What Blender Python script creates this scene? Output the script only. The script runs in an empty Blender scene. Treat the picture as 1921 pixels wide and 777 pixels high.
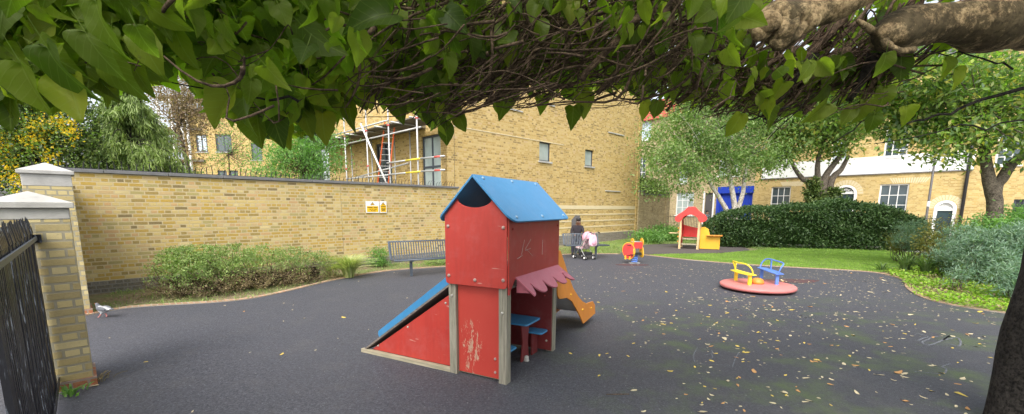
import bpy, bmesh, math, random
import numpy as np
from mathutils import Vector, Matrix
random.seed(7); RNG = np.random.default_rng(11)
R = math.radians
SC = bpy.context.scene
COL = SC.collection
# ------------------------------------------------------------------ camera
FPX, CX, CY, PITCH, ROLL, EYE = 800.0, 960.5, 511.0, R(8.6012), R(0.25), 1.65
_c, _s, _cr, _sr = math.cos(PITCH), math.sin(PITCH), math.cos(ROLL), math.sin(ROLL)
cam_d = bpy.data.cameras.new('camera'); cam = bpy.data.objects.new('camera', cam_d); COL.objects.link(cam)
cam_d.sensor_width = 36; cam_d.lens = FPX / 1921 * 36; cam_d.shift_y = (CY - 388.5) / 1921
cam_d.clip_start = 0.02; cam_d.clip_end = 2000
_r = Vector((1, 0, 0)); _u = Vector((0, _s, _c)); _f = Vector((0, _c, -_s))
_R = _r * _cr + _u * _sr; _U = _u * _cr - _r * _sr
m4 = Matrix((_R, _U, -_f)).transposed().to_4x4(); m4.translation = (0, 0, EYE)
cam.matrix_world = m4
SC.camera = cam
# ------------------------------------------------------------------ world, sun, exposure
SUN_EL, SUN_AZ = R(50), R(-165)          # azimuth of the sun measured from +Y towards +X
w = bpy.data.worlds.new('World'); SC.world = w; w.use_nodes = True
nt = w.node_tree; nt.nodes.clear()
sky = nt.nodes.new('ShaderNodeTexSky'); sky.sky_type = 'NISHITA'; sky.sun_disc = False
sky.sun_elevation = SUN_EL; sky.sun_rotation = SUN_AZ; sky.air_density = 1.0; sky.dust_density = 4.0; sky.ozone_density = 1.0
hs = nt.nodes.new('ShaderNodeHueSaturation'); hs.inputs['Saturation'].default_value = 0.38
hs.inputs['Value'].default_value = 1.25
bg = nt.nodes.new('ShaderNodeBackground'); bg.inputs['Strength'].default_value = 0.15
ow = nt.nodes.new('ShaderNodeOutputWorld')
nt.links.new(sky.outputs[0], hs.inputs['Color']); nt.links.new(hs.outputs[0], bg.inputs[0]); nt.links.new(bg.outputs[0], ow.inputs[0])
sd = bpy.data.lights.new('sun', 'SUN'); sun = bpy.data.objects.new('sun', sd); COL.objects.link(sun)
sd.energy = 1.15; sd.angle = R(34); sd.color = (1, 0.95, 0.86)
sv = Vector((math.sin(SUN_AZ) * math.cos(SUN_EL), math.cos(SUN_AZ) * math.cos(SUN_EL), math.sin(SUN_EL)))
sun.rotation_euler = sv.to_track_quat('Z', 'Y').to_euler()
SC.view_settings.view_transform = 'Standard'; SC.view_settings.look = 'None'
SC.view_settings.exposure = 0.98; SC.view_settings.gamma = 1; SC.view_settings.use_curve_mapping = False
SC.cycles.max_bounces = 6; SC.cycles.diffuse_bounces = 3; SC.cycles.transmission_bounces = 4; SC.cycles.transparent_max_bounces = 6
SC.cycles.use_denoising = True

# ------------------------------------------------------------------ photo geometry helpers (pixel -> real place)
def ray(px, py):
    a = (px - CX) / FPX; b = -(py - CY) / FPX
    u = a * _cr - b * _sr; v = a * _sr + b * _cr
    return np.array([u, _c + v * _s, -_s + v * _c])
def G(px, py, z=0.0):
    r = ray(px, py); t = (z - EYE) / r[2]; return np.array([r[0] * t, r[1] * t])
def AT(px, py, Y):
    r = ray(px, py); t = Y / r[1]; return np.array([r[0] * t, Y, EYE + r[2] * t])
def PL(px, py, p0, d):                                   # vertical plane through p0 along d -> (distance along, height)
    r = ray(px, py); A = np.array([[r[0], -d[0]], [r[1], -d[1]]]); t, q = np.linalg.solve(A, np.array(p0[:2], float))
    return float(q), float(EYE + r[2] * t)
def az(deg): return np.array([math.sin(R(deg)), math.cos(R(deg))])

# ------------------------------------------------------------------ object helpers
def tag(o, label=None, cat=None, group=None, kind=None):
    if label: o['label'] = label
    if cat: o['category'] = cat
    if group: o['group'] = group
    if kind: o['kind'] = kind
    return o
def thing(name, label, cat, loc=(0, 0, 0), rz=0.0, group=None):
    o = bpy.data.objects.new(name, None); COL.objects.link(o); o.empty_display_size = 0.1
    o.location = loc; o.rotation_euler = (0, 0, rz)
    return tag(o, label, cat, group)
def link(name, me, mat, parent=None, loc=None, rot=None):
    o = bpy.data.objects.new(name, me); COL.objects.link(o)
    if mat is not None:
        for m_ in (mat if isinstance(mat, (list, tuple)) else [mat]): me.materials.append(m_)
    if parent: o.parent = parent
    if loc is not None: o.location = loc
    if rot is not None: o.rotation_euler = rot
    return o
def copy_tree(o, parent=None):
    c = o.copy(); COL.objects.link(c); c.parent = parent
    for ch in [x for x in o.children]: copy_tree(ch, c)
    return c

class MB:
    def __init__(s): s.v = []; s.f = []
    def add(s, vs, fs):
        n = len(s.v); s.v += [tuple(map(float, p)) for p in vs]; s.f += [tuple(i + n for i in f) for f in fs]; return s
    def box(s, x0, x1, y0, y1, z0, z1, M=None):
        vs = [Vector((x, y, z)) for z in (z0, z1) for y in (y0, y1) for x in (x0, x1)]
        if M is not None: vs = [M @ p for p in vs]
        return s.add(vs, [(0, 2, 3, 1), (4, 5, 7, 6), (0, 1, 5, 4), (1, 3, 7, 5), (3, 2, 6, 7), (2, 0, 4, 6)])
    def prism(s, out, a, b, axis='y', M=None):
        n = len(out)
        def mk(p, t):
            q = {'y': (p[0], t, p[1]), 'z': (p[0], p[1], t), 'x': (t, p[0], p[1])}[axis]
            return (M @ Vector(q)) if M is not None else Vector(q)
        vs = [mk(p, a) for p in out] + [mk(p, b) for p in out]
        fs = [tuple(range(n)), tuple(range(2 * n - 1, n - 1, -1))] + [(i, (i + 1) % n, n + (i + 1) % n, n + i) for i in range(n)]
        return s.add(vs, fs)
    def tube(s, pts, r, n=8, closed=False):
        pts = [Vector(p) for p in pts]; rs = r if isinstance(r, (list, tuple, np.ndarray)) else [r] * len(pts)
        base = len(s.v); t0 = (pts[1] - pts[0]).normalized()
        ref = Vector((0, 0, 1)) if abs(t0.z) < 0.9 else Vector((1, 0, 0))
        nx = t0.cross(ref).normalized()
        for i, p in enumerate(pts):
            if closed: t = (pts[(i + 1) % len(pts)] - pts[i - 1])
            else: t = pts[min(i + 1, len(pts) - 1)] - pts[max(i - 1, 0)]
            t = t.normalized() if t.length > 1e-9 else t0
            nx = (nx - t * nx.dot(t));  nx = nx.normalized() if nx.length > 1e-6 else t.orthogonal().normalized()
            by = t.cross(nx)
            for k in range(n):
                a = 2 * math.pi * k / n; s.v.append(tuple(p + (nx * math.cos(a) + by * math.sin(a)) * rs[i]))
        m = len(pts)
        for i in range(m if closed else m - 1):
            j = (i + 1) % m
            for k in range(n): s.f.append((base + i * n + k, base + i * n + (k + 1) % n, base + j * n + (k + 1) % n, base + j * n + k))
        if not closed:
            s.f.append(tuple(base + k for k in range(n - 1, -1, -1))); s.f.append(tuple(base + (m - 1) * n + k for k in range(n)))
        return s
    def lathe(s, prof, n=16, c=(0, 0, 0), M=None):
        base = len(s.v)
        for (r, z) in prof:
            for k in range(n):
                a = 2 * math.pi * k / n; p = Vector((r * math.cos(a), r * math.sin(a), z))
                if M is not None: p = M @ p
                s.v.append(tuple(p + Vector(c)))
        for i in range(len(prof) - 1):
            for k in range(n): s.f.append((base + i * n + k, base + i * n + (k + 1) % n, base + (i + 1) * n + (k + 1) % n, base + (i + 1) * n + k))
        s.f.append(tuple(base + k for k in range(n - 1, -1, -1))); s.f.append(tuple(base + (len(prof) - 1) * n + k for k in range(n)))
        return s
    def ell(s, c, r, n=12, m=8, M=None):
        prof = [(math.sin(math.pi * (i + 0.02) / (m + .04)) , -math.cos(math.pi * (i + .02) / (m + .04))) for i in range(m + 1)]
        S = Matrix.Diagonal((r[0], r[1], r[2])); 
        if M is not None: S = M.to_3x3() @ S
        return s.lathe(prof, n, c, S)
    def mesh(s, name, smooth=False):
        me = bpy.data.meshes.new(name); me.from_pydata(s.v, [], s.f)
        bm = bmesh.new(); bm.from_mesh(me); bmesh.ops.recalc_face_normals(bm, faces=bm.faces); bm.to_mesh(me); bm.free()
        if smooth: me.polygons.foreach_set('use_smooth', [True] * len(me.polygons))
        me.update(); return me
    def build(s, name, mat, parent=None, smooth=False, bevel=0, loc=None, rot=None, seg=2):
        o = link(name, s.mesh(name, smooth), mat, parent, loc, rot)
        if bevel:
            b = o.modifiers.new('bevel', 'BEVEL'); b.width = bevel; b.segments = seg; b.limit_method = 'ANGLE'; b.angle_limit = R(35)
        return o
def np_mesh(name, V, F, smooth=False, uv=None):            # F: (n,k) int array
    me = bpy.data.meshes.new(name); V = np.asarray(V, np.float32); F = np.asarray(F, np.int32); k = F.shape[1]
    me.vertices.add(len(V)); me.vertices.foreach_set('co', V.ravel())
    me.loops.add(F.size); me.loops.foreach_set('vertex_index', F.ravel())
    me.polygons.add(len(F)); me.polygons.foreach_set('loop_start', np.arange(len(F), dtype=np.int32) * k)
    if smooth: me.polygons.foreach_set('use_smooth', np.ones(len(F), bool))
    if uv is not None:
        l = me.uv_layers.new(name='UVMap'); l.data.foreach_set('uv', np.asarray(uv, np.float32)[F.ravel()].ravel())
    me.update(calc_edges=True); return me
def bez(p0, p1, p2, n=8):
    p0, p1, p2 = Vector(p0), Vector(p1), Vector(p2)
    return [(1 - t) ** 2 * p0 + 2 * t * (1 - t) * p1 + t * t * p2 for t in [i / n for i in range(n + 1)]]
def spline(pts, n=8, closed=False):
    P = [np.array(p, float) for p in pts]; out = []; m = len(P)
    for i in range(m if closed else m - 1):
        if closed: a, b, c, d = P[i - 1], P[i], P[(i + 1) % m], P[(i + 2) % m]
        else: a, b, c, d = P[max(i - 1, 0)], P[i], P[i + 1], P[min(i + 2, m - 1)]
        for k in range(n):
            t = k / n
            out.append(0.5 * ((2 * b) + (-a + c) * t + (2 * a - 5 * b + 4 * c - d) * t * t + (-a + 3 * b - 3 * c + d) * t ** 3))
    if not closed: out.append(P[-1])
    return out
def rrect(x0, x1, y0, y1, r, n=4):
    o = []
    for (cx, cy, a0) in ((x1 - r, y1 - r, 0), (x0 + r, y1 - r, 90), (x0 + r, y0 + r, 180), (x1 - r, y0 + r, 270)):
        for k in range(n + 1):
            a = R(a0 + 90 * k / n); o.append((cx + r * math.cos(a), cy + r * math.sin(a)))
    return o

# ------------------------------------------------------------------ materials
class NT:
    def __init__(s, name):
        s.m = bpy.data.materials.new(name); s.m.use_nodes = True; s.t = s.m.node_tree; s.n = s.t.nodes
        s.b = s.n['Principled BSDF']; s.out = s.n['Material Output']
    def new(s, ty, **kw):
        n = s.n.new('ShaderNode' + ty)
        for k, v in kw.items():
            if k in n.inputs: n.inputs[k].default_value = v
            else: setattr(n, k, v)
        return n
    def l(s, a, b): s.t.links.new(a, b)
    def noise(s, scale, detail=4, vec=None, rough=.6):
        n = s.new('TexNoise'); n.inputs['Scale'].default_value = scale; n.inputs['Detail'].default_value = detail; n.inputs['Roughness'].default_value = rough
        if vec is not None: s.l(vec, n.inputs['Vector'])
        return n.outputs['Fac']
    def ramp(s, fac, stops, interp='LINEAR'):
        r = s.new('ValToRGB'); r.color_ramp.interpolation = interp; e = r.color_ramp.elements
        while len(e) < len(stops): e.new(0.5)
        for i, (p, c) in enumerate(stops): e[i].position = p; e[i].color = (c if len(c) == 4 else (*c, 1)) if hasattr(c, '__len__') else (c, c, c, 1)
        s.l(fac, r.inputs[0]); return r.outputs[0]
    def mix(s, fac, a, b, mode='MIX'):
        m = s.new('Mix', data_type='RGBA', blend_type=mode)
        for inp, v in ((m.inputs[0], fac), (m.inputs[6], a), (m.inputs[7], b)):
            if hasattr(v, 'is_output') or isinstance(v, bpy.types.NodeSocket): s.l(v, inp)
            elif isinstance(v, (tuple, list)): inp.default_value = (*v, 1) if len(v) == 3 else v
            else: inp.default_value = v
        return m.outputs[2]
    def math(s, op, a, b=None, c=None):
        m = s.new('Math', operation=op)
        for i, v in enumerate((a, b, c)):
            if v is None: continue
            if isinstance(v, bpy.types.NodeSocket): s.l(v, m.inputs[i])
            else: m.inputs[i].default_value = v
        return m.outputs[0]
    def bump(s, h, strength=.3, dist=.01):
        b = s.new('Bump'); b.inputs['Strength'].default_value = strength; b.inputs['Distance'].default_value = dist
        s.l(h, b.inputs['Height']); s.l(b.outputs[0], s.b.inputs['Normal'])
    def obj(s): return s.new('TexCoord').outputs['Object']
    def fin(s, color=None, rough=.6, spec=.5, metal=0):
        if color is not None:
            if isinstance(color, bpy.types.NodeSocket): s.l(color, s.b.inputs['Base Color'])
            else: s.b.inputs['Base Color'].default_value = (*color, 1)
        if isinstance(rough, bpy.types.NodeSocket): s.l(rough, s.b.inputs['Roughness'])
        else: s.b.inputs['Roughness'].default_value = rough
        s.b.inputs['Specular IOR Level'].default_value = spec; s.b.inputs['Metallic'].default_value = metal
        return s.m

def flat(name, col, rough=.6, spec=.4, var=.18, scale=9, metal=0, bump=0):
    t = NT(name); o = t.obj(); f = t.noise(scale, 5, o)
    c = t.mix(f, tuple(x * (1 - var) for x in col), tuple(min(1, x * (1 + var)) for x in col))
    if bump: t.bump(t.noise(scale * 6, 4, o), bump, .004)
    return t.fin(c, rough, spec, metal)

def paint(name, col, wear=(.6, .55, .45), wear_amt=.5, rough=.45, dirt=.25, fade=None):
    """painted panel: slight mottling, grime streaks, scuffs and pale scratches"""
    t = NT(name); o = t.obj()
    big = t.noise(2.3, 4, o); c = t.mix(t.math('MULTIPLY', big, .8), col, fade if fade else tuple(min(1, x * 1.35 + .02) for x in col))
    mp = t.new('Mapping'); mp.inputs['Scale'].default_value = (14, 14, 2.0); t.l(o, mp.inputs[0])
    st = t.noise(1.6, 6, mp.outputs[0], .7)
    g = t.ramp(st, [(.42, 0.0), (.75, 1.0)]); c = t.mix(t.math('MULTIPLY', g, dirt), c, tuple(x * .42 + .012 for x in col))
    sc = t.noise(24, 9, o, .8); ms = t.noise(3.1, 3, o)
    s1 = t.math('MULTIPLY', t.ramp(sc, [(.645, 0.0), (.69, 1.0)]), t.ramp(ms, [(.5, 0.0), (.66, 1.0)]))
    c = t.mix(t.math('MULTIPLY', s1, wear_amt), c, wear)
    mp2 = t.new('Mapping'); mp2.inputs['Rotation'].default_value = (.3, .6, .4); mp2.inputs['Scale'].default_value = (3, 120, 22); t.l(o, mp2.inputs[0])
    s2 = t.ramp(t.noise(1.2, 2, mp2.outputs[0]), [(.71, 0.0), (.735, 1.0)])
    c = t.mix(t.math('MULTIPLY', s2, wear_amt * .4), c, wear)
    sm_ = t.ramp(t.noise(7, 7, o, .7), [(.5, 0.0), (.72, .30)]); c = t.mix(sm_, c, tuple(min(1, x * .8 + .10) for x in col))
    t.bump(t.noise(90, 3, o), .08, .002)
    r = t.math('ADD', t.math('MULTIPLY', big, .25), rough - .1)
    return t.fin(c, r, .45)

def brick(name, pal, mortar=(.54, .44, .25), bw=.225, bh=.075, ms=.011, bumps=.5, stain=.25, off=(0, 0)):
    t = NT(name); o = t.obj(); sp = t.new('SeparateXYZ'); t.l(o, sp.inputs[0])
    cb = t.new('CombineXYZ'); t.l(t.math('ADD', t.math('ADD', sp.outputs[0], sp.outputs[1]), off[0]), cb.inputs[0]); t.l(t.math('ADD', sp.outputs[2], off[1]), cb.inputs[1])
    wob = t.noise(6, 2, o); wv = t.new('VectorMath', operation='SCALE'); wc = t.new('CombineXYZ')
    t.l(t.math('MULTIPLY', t.math('SUBTRACT', wob, .5), .012), wc.inputs[1]); add = t.new('VectorMath', operation='ADD')
    t.l(cb.outputs[0], add.inputs[0]); t.l(wc.outputs[0], add.inputs[1])
    b = t.new('TexBrick'); b.inputs['Color1'].default_value = (0, 0, 0, 1); b.inputs['Color2'].default_value = (1, 1, 1, 1); b.inputs['Mortar'].default_value = (.5, .5, .5, 1)
    b.inputs['Scale'].default_value = 1; b.inputs['Brick Width'].default_value = bw; b.inputs['Row Height'].default_value = bh
    b.inputs['Mortar Size'].default_value = ms; b.inputs['Mortar Smooth'].default_value = .25; b.offset = .5; b.squash = .5; b.squash_frequency = 2
    t.l(add.outputs[0], b.inputs['Vector'])
    c = t.ramp(b.outputs['Color'], pal, 'CONSTANT')
    n1 = t.noise(40, 6, o, .7); c = t.mix(t.math('MULTIPLY', t.ramp(n1, [(.35, 0.0), (.75, 1.0)]), .40), c, (.58, .46, .23)); nd = t.noise(17, 6, o, .75); c = t.mix(t.ramp(nd, [(.56, 0.0), (.72, .55)]), c, (.20, .16, .10))
    n2 = t.noise(.9, 5, o); c = t.mix(t.math('MULTIPLY', t.ramp(n2, [(.4, 0.0), (.72, 1.0)]), stain), c, (.17, .14, .09))
    c = t.mix(b.outputs['Fac'], c, t.mix(t.noise(11, 3, o), tuple(x * .8 for x in mortar), tuple(x * 1.15 for x in mortar)))
    h = t.math('ADD', t.math('MULTIPLY', b.outputs['Fac'], -1.0), t.math('MULTIPLY', n1, .5)); t.bump(h, bumps, .008)
    return t.fin(c, .9, .25)

YEL = [(0, (.47, .31, .06)), (.13, (.53, .38, .12)), (.28, (.31, .22, .06)), (.40, (.55, .34, .15)), (.48, (.58, .44, .17)), (.62, (.48, .31, .05)), (.74, (.54, .38, .18)), (.83, (.38, .32, .12)), (.91, (.62, .50, .24)), (.96, (.19, .14, .06))]
YEL2 = [(0, (.46, .31, .10)), (.18, (.53, .38, .15)), (.34, (.34, .22, .065)), (.5, (.56, .41, .18)), (.7, (.47, .31, .10)), (.82, (.22, .15, .06)), (.93, (.54, .38, .21))]
PIER = [(0, (.44, .35, .16)), (.3, (.56, .46, .22)), (.6, (.38, .31, .15)), (.8, (.62, .52, .27))]
M = {}
M['brick_wall'] = brick('stock_brick_wall', YEL, stain=.3)
M['brick_block'] = brick('stock_brick_block', YEL2, mortar=(.52, .39, .17), stain=.2)
M['brick_pier'] = brick('stock_brick_pier', PIER, mortar=(.34, .31, .22), bw=.225, bh=.075, stain=.4)
M['brick_terrace'] = brick('stock_brick_terrace', [(0, (.50, .35, .12)), (.3, (.58, .42, .17)), (.55, (.40, .27, .09)), (.8, (.62, .46, .20))], mortar=(.52, .41, .20), stain=.25)
M['brick_grey'] = brick('grey_old_brick', [(0, (.36, .28, .15)), (.3, (.46, .37, .21)), (.6, (.28, .22, .12)), (.8, (.52, .42, .25))], mortar=(.42, .35, .23), stain=.3)
M['brick_blue'] = brick('dark_plinth_brick', [(0, (.10, .10, .10)), (.5, (.15, .15, .15)), (.8, (.12, .11, .10))], mortar=(.25, .23, .2))
M['brick_red'] = brick('red_base_brick', [(0, (.34, .10, .05)), (.5, (.42, .14, .08))], mortar=(.3, .24, .2))
M['edging'] = brick('red_edging_brick', [(0, (.38, .21, .14)), (.4, (.47, .28, .19)), (.7, (.34, .22, .15))], mortar=(.36, .32, .26), bw=.22, bh=.5, stain=.5)
M['stone'] = flat('weathered_stone', (.42, .41, .38), .9, .2, .45, 5, bump=.5)
M['coping'] = flat('grey_coping_stone', (.17, .17, .17), .85, .2, .35, 7, bump=.4)
M['band'] = flat('buff_stone_band', (.62, .53, .34), .9, .2, .1, 6)
M['red'] = paint('weathered_red_panel', (.40, .030, .022), fade=(.47, .060, .042), wear_amt=.95, dirt=.3)
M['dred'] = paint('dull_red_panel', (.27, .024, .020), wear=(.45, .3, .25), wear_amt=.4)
M['shaded_maroon'] = paint('shaded_maroon_panel', (.13, .012, .013), wear=(.3, .2, .18), wear_amt=.4)  # maroon paint darkened, with the interior's shade put into the colour
M['awn'] = paint('faded_pink_red_panel', (.32, .07, .10), wear=(.6, .45, .45), wear_amt=.3, fade=(.38, .13, .17))
M['blue'] = paint('weathered_blue_panel', (.040, .20, .42), wear=(.4, .5, .6), wear_amt=.5, rough=.38, dirt=.2, fade=(.06, .26, .48))
M['orange'] = paint('weathered_orange_panel', (.62, .22, .025), wear=(.7, .55, .35), wear_amt=.3)
M['bright_red'] = paint('bright_red_panel', (.66, .035, .03), wear_amt=.2, dirt=.12)
M['yellow'] = paint('yellow_panel', (.66, .36, .02), wear=(.6, .5, .3), wear_amt=.3, dirt=.1)
M['yellow_metal'] = paint('yellow_painted_steel', (.80, .62, .03), wear=(.5, .45, .3), wear_amt=.5, dirt=.12)
M['blue_metal'] = paint('blue_painted_steel', (.09, .20, .58), wear=(.5, .5, .5), wear_amt=.5, dirt=.12)
M['pink'] = paint('faded_pink_disc', (.58, .15, .14), wear=(.75, .62, .55), wear_amt=.8, dirt=.1, fade=(.66, .27, .25))
M['bolt'] = flat('dull_bolt_cap', (.36, .25, .22), .5, .5, .2, 30)
M['bolt_grey'] = flat('grey_bolt_cap', (.42, .40, .36), .5, .5, .2, 30)
M['bolt_blue'] = flat('blue_bolt_cap', (.22, .34, .46), .5, .5, .2, 30)
M['black'] = flat('black_metal', (.02, .02, .022), .5, .5, .3, 12)
M['dgrey'] = flat('dark_grey_frame', (.055, .065, .08), .5, .5, .15, 12)
M['bench'] = flat('grey_coated_steel', (.065, .08, .10), .42, .5, .2, 8)
M['white'] = flat('white_paint', (.78, .78, .76), .6, .4, .06, 6)
M['galv'] = flat('galvanised_tube', (.44, .44, .43), .45, .5, .15, 14, metal=.3)
M['rust'] = flat('orange_ladder_paint', (.70, .14, .04), .55, .4, .2, 12)
M['tubeyel'] = flat('yellow_tube_paint', (.75, .60, .05), .55, .4, .1, 12)
M['redpaint'] = flat('red_tube_paint', (.62, .10, .08), .55, .4, .1, 12)
M['planks'] = flat('scaffold_planks', (.16, .14, .11), .9, .2, .3, 6)
M['curtain'] = flat('pale_blind', (.55, .60, .60), .8, .2, .15, 4)
M['garage'] = flat('blue_garage_paint', (.015, .05, .42), .5, .4, .1, 5)
M['door_green'] = flat('dark_green_door', (.025, .05, .055), .45, .5, .15, 6)
M['door_grey'] = flat('grey_door', (.09, .085, .085), .5, .4, .15, 6)
M['slate'] = flat('slate_roof', (.09, .09, .10), .7, .3, .3, 14)
M['roof_red'] = flat('red_roof_tile', (.34, .07, .045), .8, .3, .3, 14)
M['rubber_tyre'] = flat('black_rubber', (.02, .02, .02), .8, .3, .2, 20)
M['tarmac'] = flat('road_tarmac', (.06, .06, .062), .9, .3, .2, 20)
M['paving'] = flat('paving_slabs', (.30, .29, .27), .9, .3, .2, 3)

def wood(name, a, b, rot=False):
    t = NT(name); o = t.obj(); mp = t.new('Mapping'); mp.inputs['Scale'].default_value = (38, 38, 1.6) if not rot else (1.6, 38, 38); t.l(o, mp.inputs[0])
    n = t.noise(1.5, 6, mp.outputs[0], .7); c = t.mix(t.ramp(n, [(.3, 0.0), (.72, 1.0)]), a, b)
    crack = t.ramp(n, [(.30, 1.0), (.36, 0.0)]); c = t.mix(t.math('MULTIPLY', crack, .8), c, tuple(x * .25 for x in a))
    g = t.ramp(t.noise(3, 3, o), [(.5, 0.0), (.75, .4)]); c = t.mix(g, c, (.16, .17, .10))
    t.bump(n, .5, .005); return t.fin(c, .85, .25)
M['wood'] = wood('weathered_grey_timber', (.14, .13, .10), (.38, .35, .28))
M['woodx'] = wood('weathered_grey_timber_beam', (.24, .21, .14), (.45, .40, .29), True)
M['ply'] = wood('dark_plywood_board', (.10, .09, .08), (.26, .22, .19), True)
M['pine'] = wood('pale_timber_post', (.50, .36, .18), (.68, .53, .32))
def bark(name, a, b, sc=1.0, moss=0, mosscol=(.06, .08, .03)):
    t = NT(name); o = t.obj(); n = t.noise(7 * sc, 7, o, .7); v = t.new('TexVoronoi'); v.inputs['Scale'].default_value = 16 * sc; t.l(o, v.inputs['Vector'])
    c = t.mix(t.ramp(n, [(.3, 0.0), (.7, 1.0)]), a, b); n9 = t.noise(28 * sc, 6, o, .75); c = t.mix(t.ramp(n9, [(.42, .65), (.52, 0.0)]), c, tuple(x * .3 for x in a))
    if moss: c = t.mix(t.math('MULTIPLY', t.ramp(t.noise(4.5, 8, o, .8), [(.46, 0.0), (.54, 1.0)]), moss), c, mosscol)
    t.bump(t.math('ADD', n, t.math('MULTIPLY', v.outputs['Distance'], .4)), .8, .02); return t.fin(c, .92, .2)
M['bark_pale'] = bark('knobbly_buff_bark', (.24, .16, .09), (.56, .42, .25), 1.2, .85, (.045, .036, .022))
M['bark_dark'] = bark('dark_bark', (.016, .014, .013), (.06, .052, .045), 1.6)
M['bark_twig'] = bark('brown_twig_bark', (.055, .038, .027), (.19, .13, .09), 2)
M['bark_grey'] = bark('grey_bark', (.07, .058, .046), (.21, .175, .135), 1.1)
M['bark_birch'] = bark('pale_birch_bark', (.42, .38, .32), (.66, .62, .55), .5)

def leafmat(name, cols, trans=.35, rough=.5, spec=.35, vein=False, clump=1.4):
    t = NT(name); g = t.new('NewGeometry'); rnd = g.outputs['Random Per Island']
    k = len(cols); c = t.ramp(rnd, [(i / max(1, k - 1), col) for i, col in enumerate(cols)])
    pn = t.noise(clump, 3, t.obj()); c = t.mix(t.ramp(pn, [(.3, 0.0), (.7, 1.0)]), t.mix(1.0, c, (.72, .75, .72), 'MULTIPLY'), t.mix(1.0, c, (1.15, 1.12, 1.0), 'MULTIPLY'))
    if vein:
        uv = t.new('TexCoord').outputs['UV']; sp = t.new('SeparateXYZ'); t.l(uv, sp.inputs[0])
        au = t.math('ABSOLUTE', t.math('SUBTRACT', sp.outputs[0], .5))
        mid = t.ramp(au, [(.006, 1.0), (.022, 0.0)])
        sv_ = t.math('FRACT', t.math('MULTIPLY', t.math('SUBTRACT', sp.outputs[1], t.math('MULTIPLY', au, 1.0)), 5.5))
        side = t.ramp(t.math('ABSOLUTE', t.math('SUBTRACT', sv_, .5)), [(.02, 1.0), (.07, 0.0)])
        vv = t.math('MAXIMUM', mid, t.math('MULTIPLY', side, .5)); c = t.mix(t.math('MULTIPLY', vv, .28), c, (.36, .46, .14))
        sp2 = t.ramp(t.noise(60, 4, t.obj()), [(.62, 0.0), (.72, .5)]); c = t.mix(sp2, c, (.10, .10, .03))
        t.bump(t.math('SUBTRACT', t.noise(35, 3, t.obj()), vv), .35, .003)
    t.fin(c, rough, spec)
    tr = t.new('BsdfTranslucent'); mul = t.mix(1.0, c, (1.5, 1.9, .7) , 'MULTIPLY'); t.l(mul, tr.inputs[0])
    ms = t.new('MixShader'); ms.inputs[0].default_value = trans; t.l(t.b.outputs[0], ms.inputs[1]); t.l(tr.outputs[0], ms.inputs[2]); t.l(ms.outputs[0], t.out.inputs[0])
    return t.m
L = {}
L['canopy'] = leafmat('broad_green_leaf', [(.09, .14, .015), (.15, .21, .02), (.23, .29, .03), (.07, .12, .022), (.33, .37, .05)], .62, .45, .35, True, 3)
L['birch'] = leafmat('small_grey_green_leaf', [(.12, .21, .07), (.20, .30, .11), (.31, .40, .18), (.15, .23, .08)], .4)
L['ivytree'] = leafmat('light_green_leaf', [(.10, .18, .04), (.16, .25, .06), (.20, .30, .09), (.09, .15, .05), (.32, .30, .06)], .4)
L['cherry'] = leafmat('bright_green_leaf', [(.14, .25, .05), (.22, .35, .06), (.10, .17, .09), (.32, .40, .10), (.07, .13, .06), (.26, .33, .17), (.50, .42, .10)], .45, .45, .35, False, .9)
L['yellow'] = leafmat('yellow_flower_leaf', [(.75, .50, .02), (.85, .62, .04), (.7, .42, .02)], .3)
L['dark'] = leafmat('dark_evergreen_leaf', [(.03, .06, .015), (.06, .10, .025), (.10, .15, .04), (.16, .20, .06)], .2)
L['conifer'] = leafmat('soft_conifer_spray', [(.17, .25, .08), (.25, .33, .11), (.32, .40, .16), (.19, .26, .09)], .35)
L['brown'] = leafmat('dull_reddish_leaf', [(.20, .13, .10), (.28, .19, .15), (.24, .18, .10), (.35, .26, .20)], .3)
L['bush'] = leafmat('fresh_green_leaf', [(.10, .22, .06), (.16, .30, .09), (.22, .38, .12), (.12, .24, .08)], .4)
L['hedge'] = leafmat('glossy_hedge_leaf', [(.022, .052, .018), (.04, .085, .026), (.06, .115, .036), (.10, .16, .06)], .2, .5, .35)
L['box'] = leafmat('low_shrub_leaf', [(.14, .22, .07), (.24, .34, .11), (.34, .42, .16), (.17, .25, .08)], .3)
L['straw'] = leafmat('dry_twig_leaf', [(.24, .17, .10), (.40, .31, .20), (.11, .08, .05), (.30, .27, .13)], .2)
L['strap'] = leafmat('strap_leaf', [(.34, .38, .14), (.52, .52, .26), (.22, .30, .10), (.66, .60, .34)], .35)
L['euph'] = leafmat('blue_green_leaf', [(.13, .23, .17), (.19, .30, .23), (.27, .38, .30), (.14, .21, .13)], .3)
L['greenstrap'] = leafmat('green_strap_leaf', [(.08, .14, .05), (.13, .20, .07), (.18, .24, .10)], .3)
L['lime'] = leafmat('lime_ground_leaf', [(.18, .34, .03), (.26, .44, .05), (.34, .46, .07), (.14, .26, .03)], .35)
L['grass'] = leafmat('lawn_blade', [(.18, .31, .06), (.24, .38, .08), (.30, .42, .10), (.20, .32, .07)], .35, .6, .3)
L['olive'] = leafmat('olive_shrub_leaf', [(.13, .15, .04), (.20, .20, .06), (.27, .25, .06), (.12, .13, .05)], .3)

def glass(name, c=(.05, .07, .08)):
    t = NT(name); n = t.noise(1.3, 3, t.obj()); col = t.mix(n, tuple(x * .5 for x in c), tuple(x * 2 for x in c)); return t.fin(col, .06, .8)
M['glass'] = glass('window_glass'); M['glass_pale'] = glass('window_glass_with_net_curtain', (.28, .33, .32)); M['glass_dark'] = glass('dark_window_glass', (.03, .035, .04))
M['glass_sky'] = glass('pale_window_glass', (.38, .45, .50))

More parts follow.
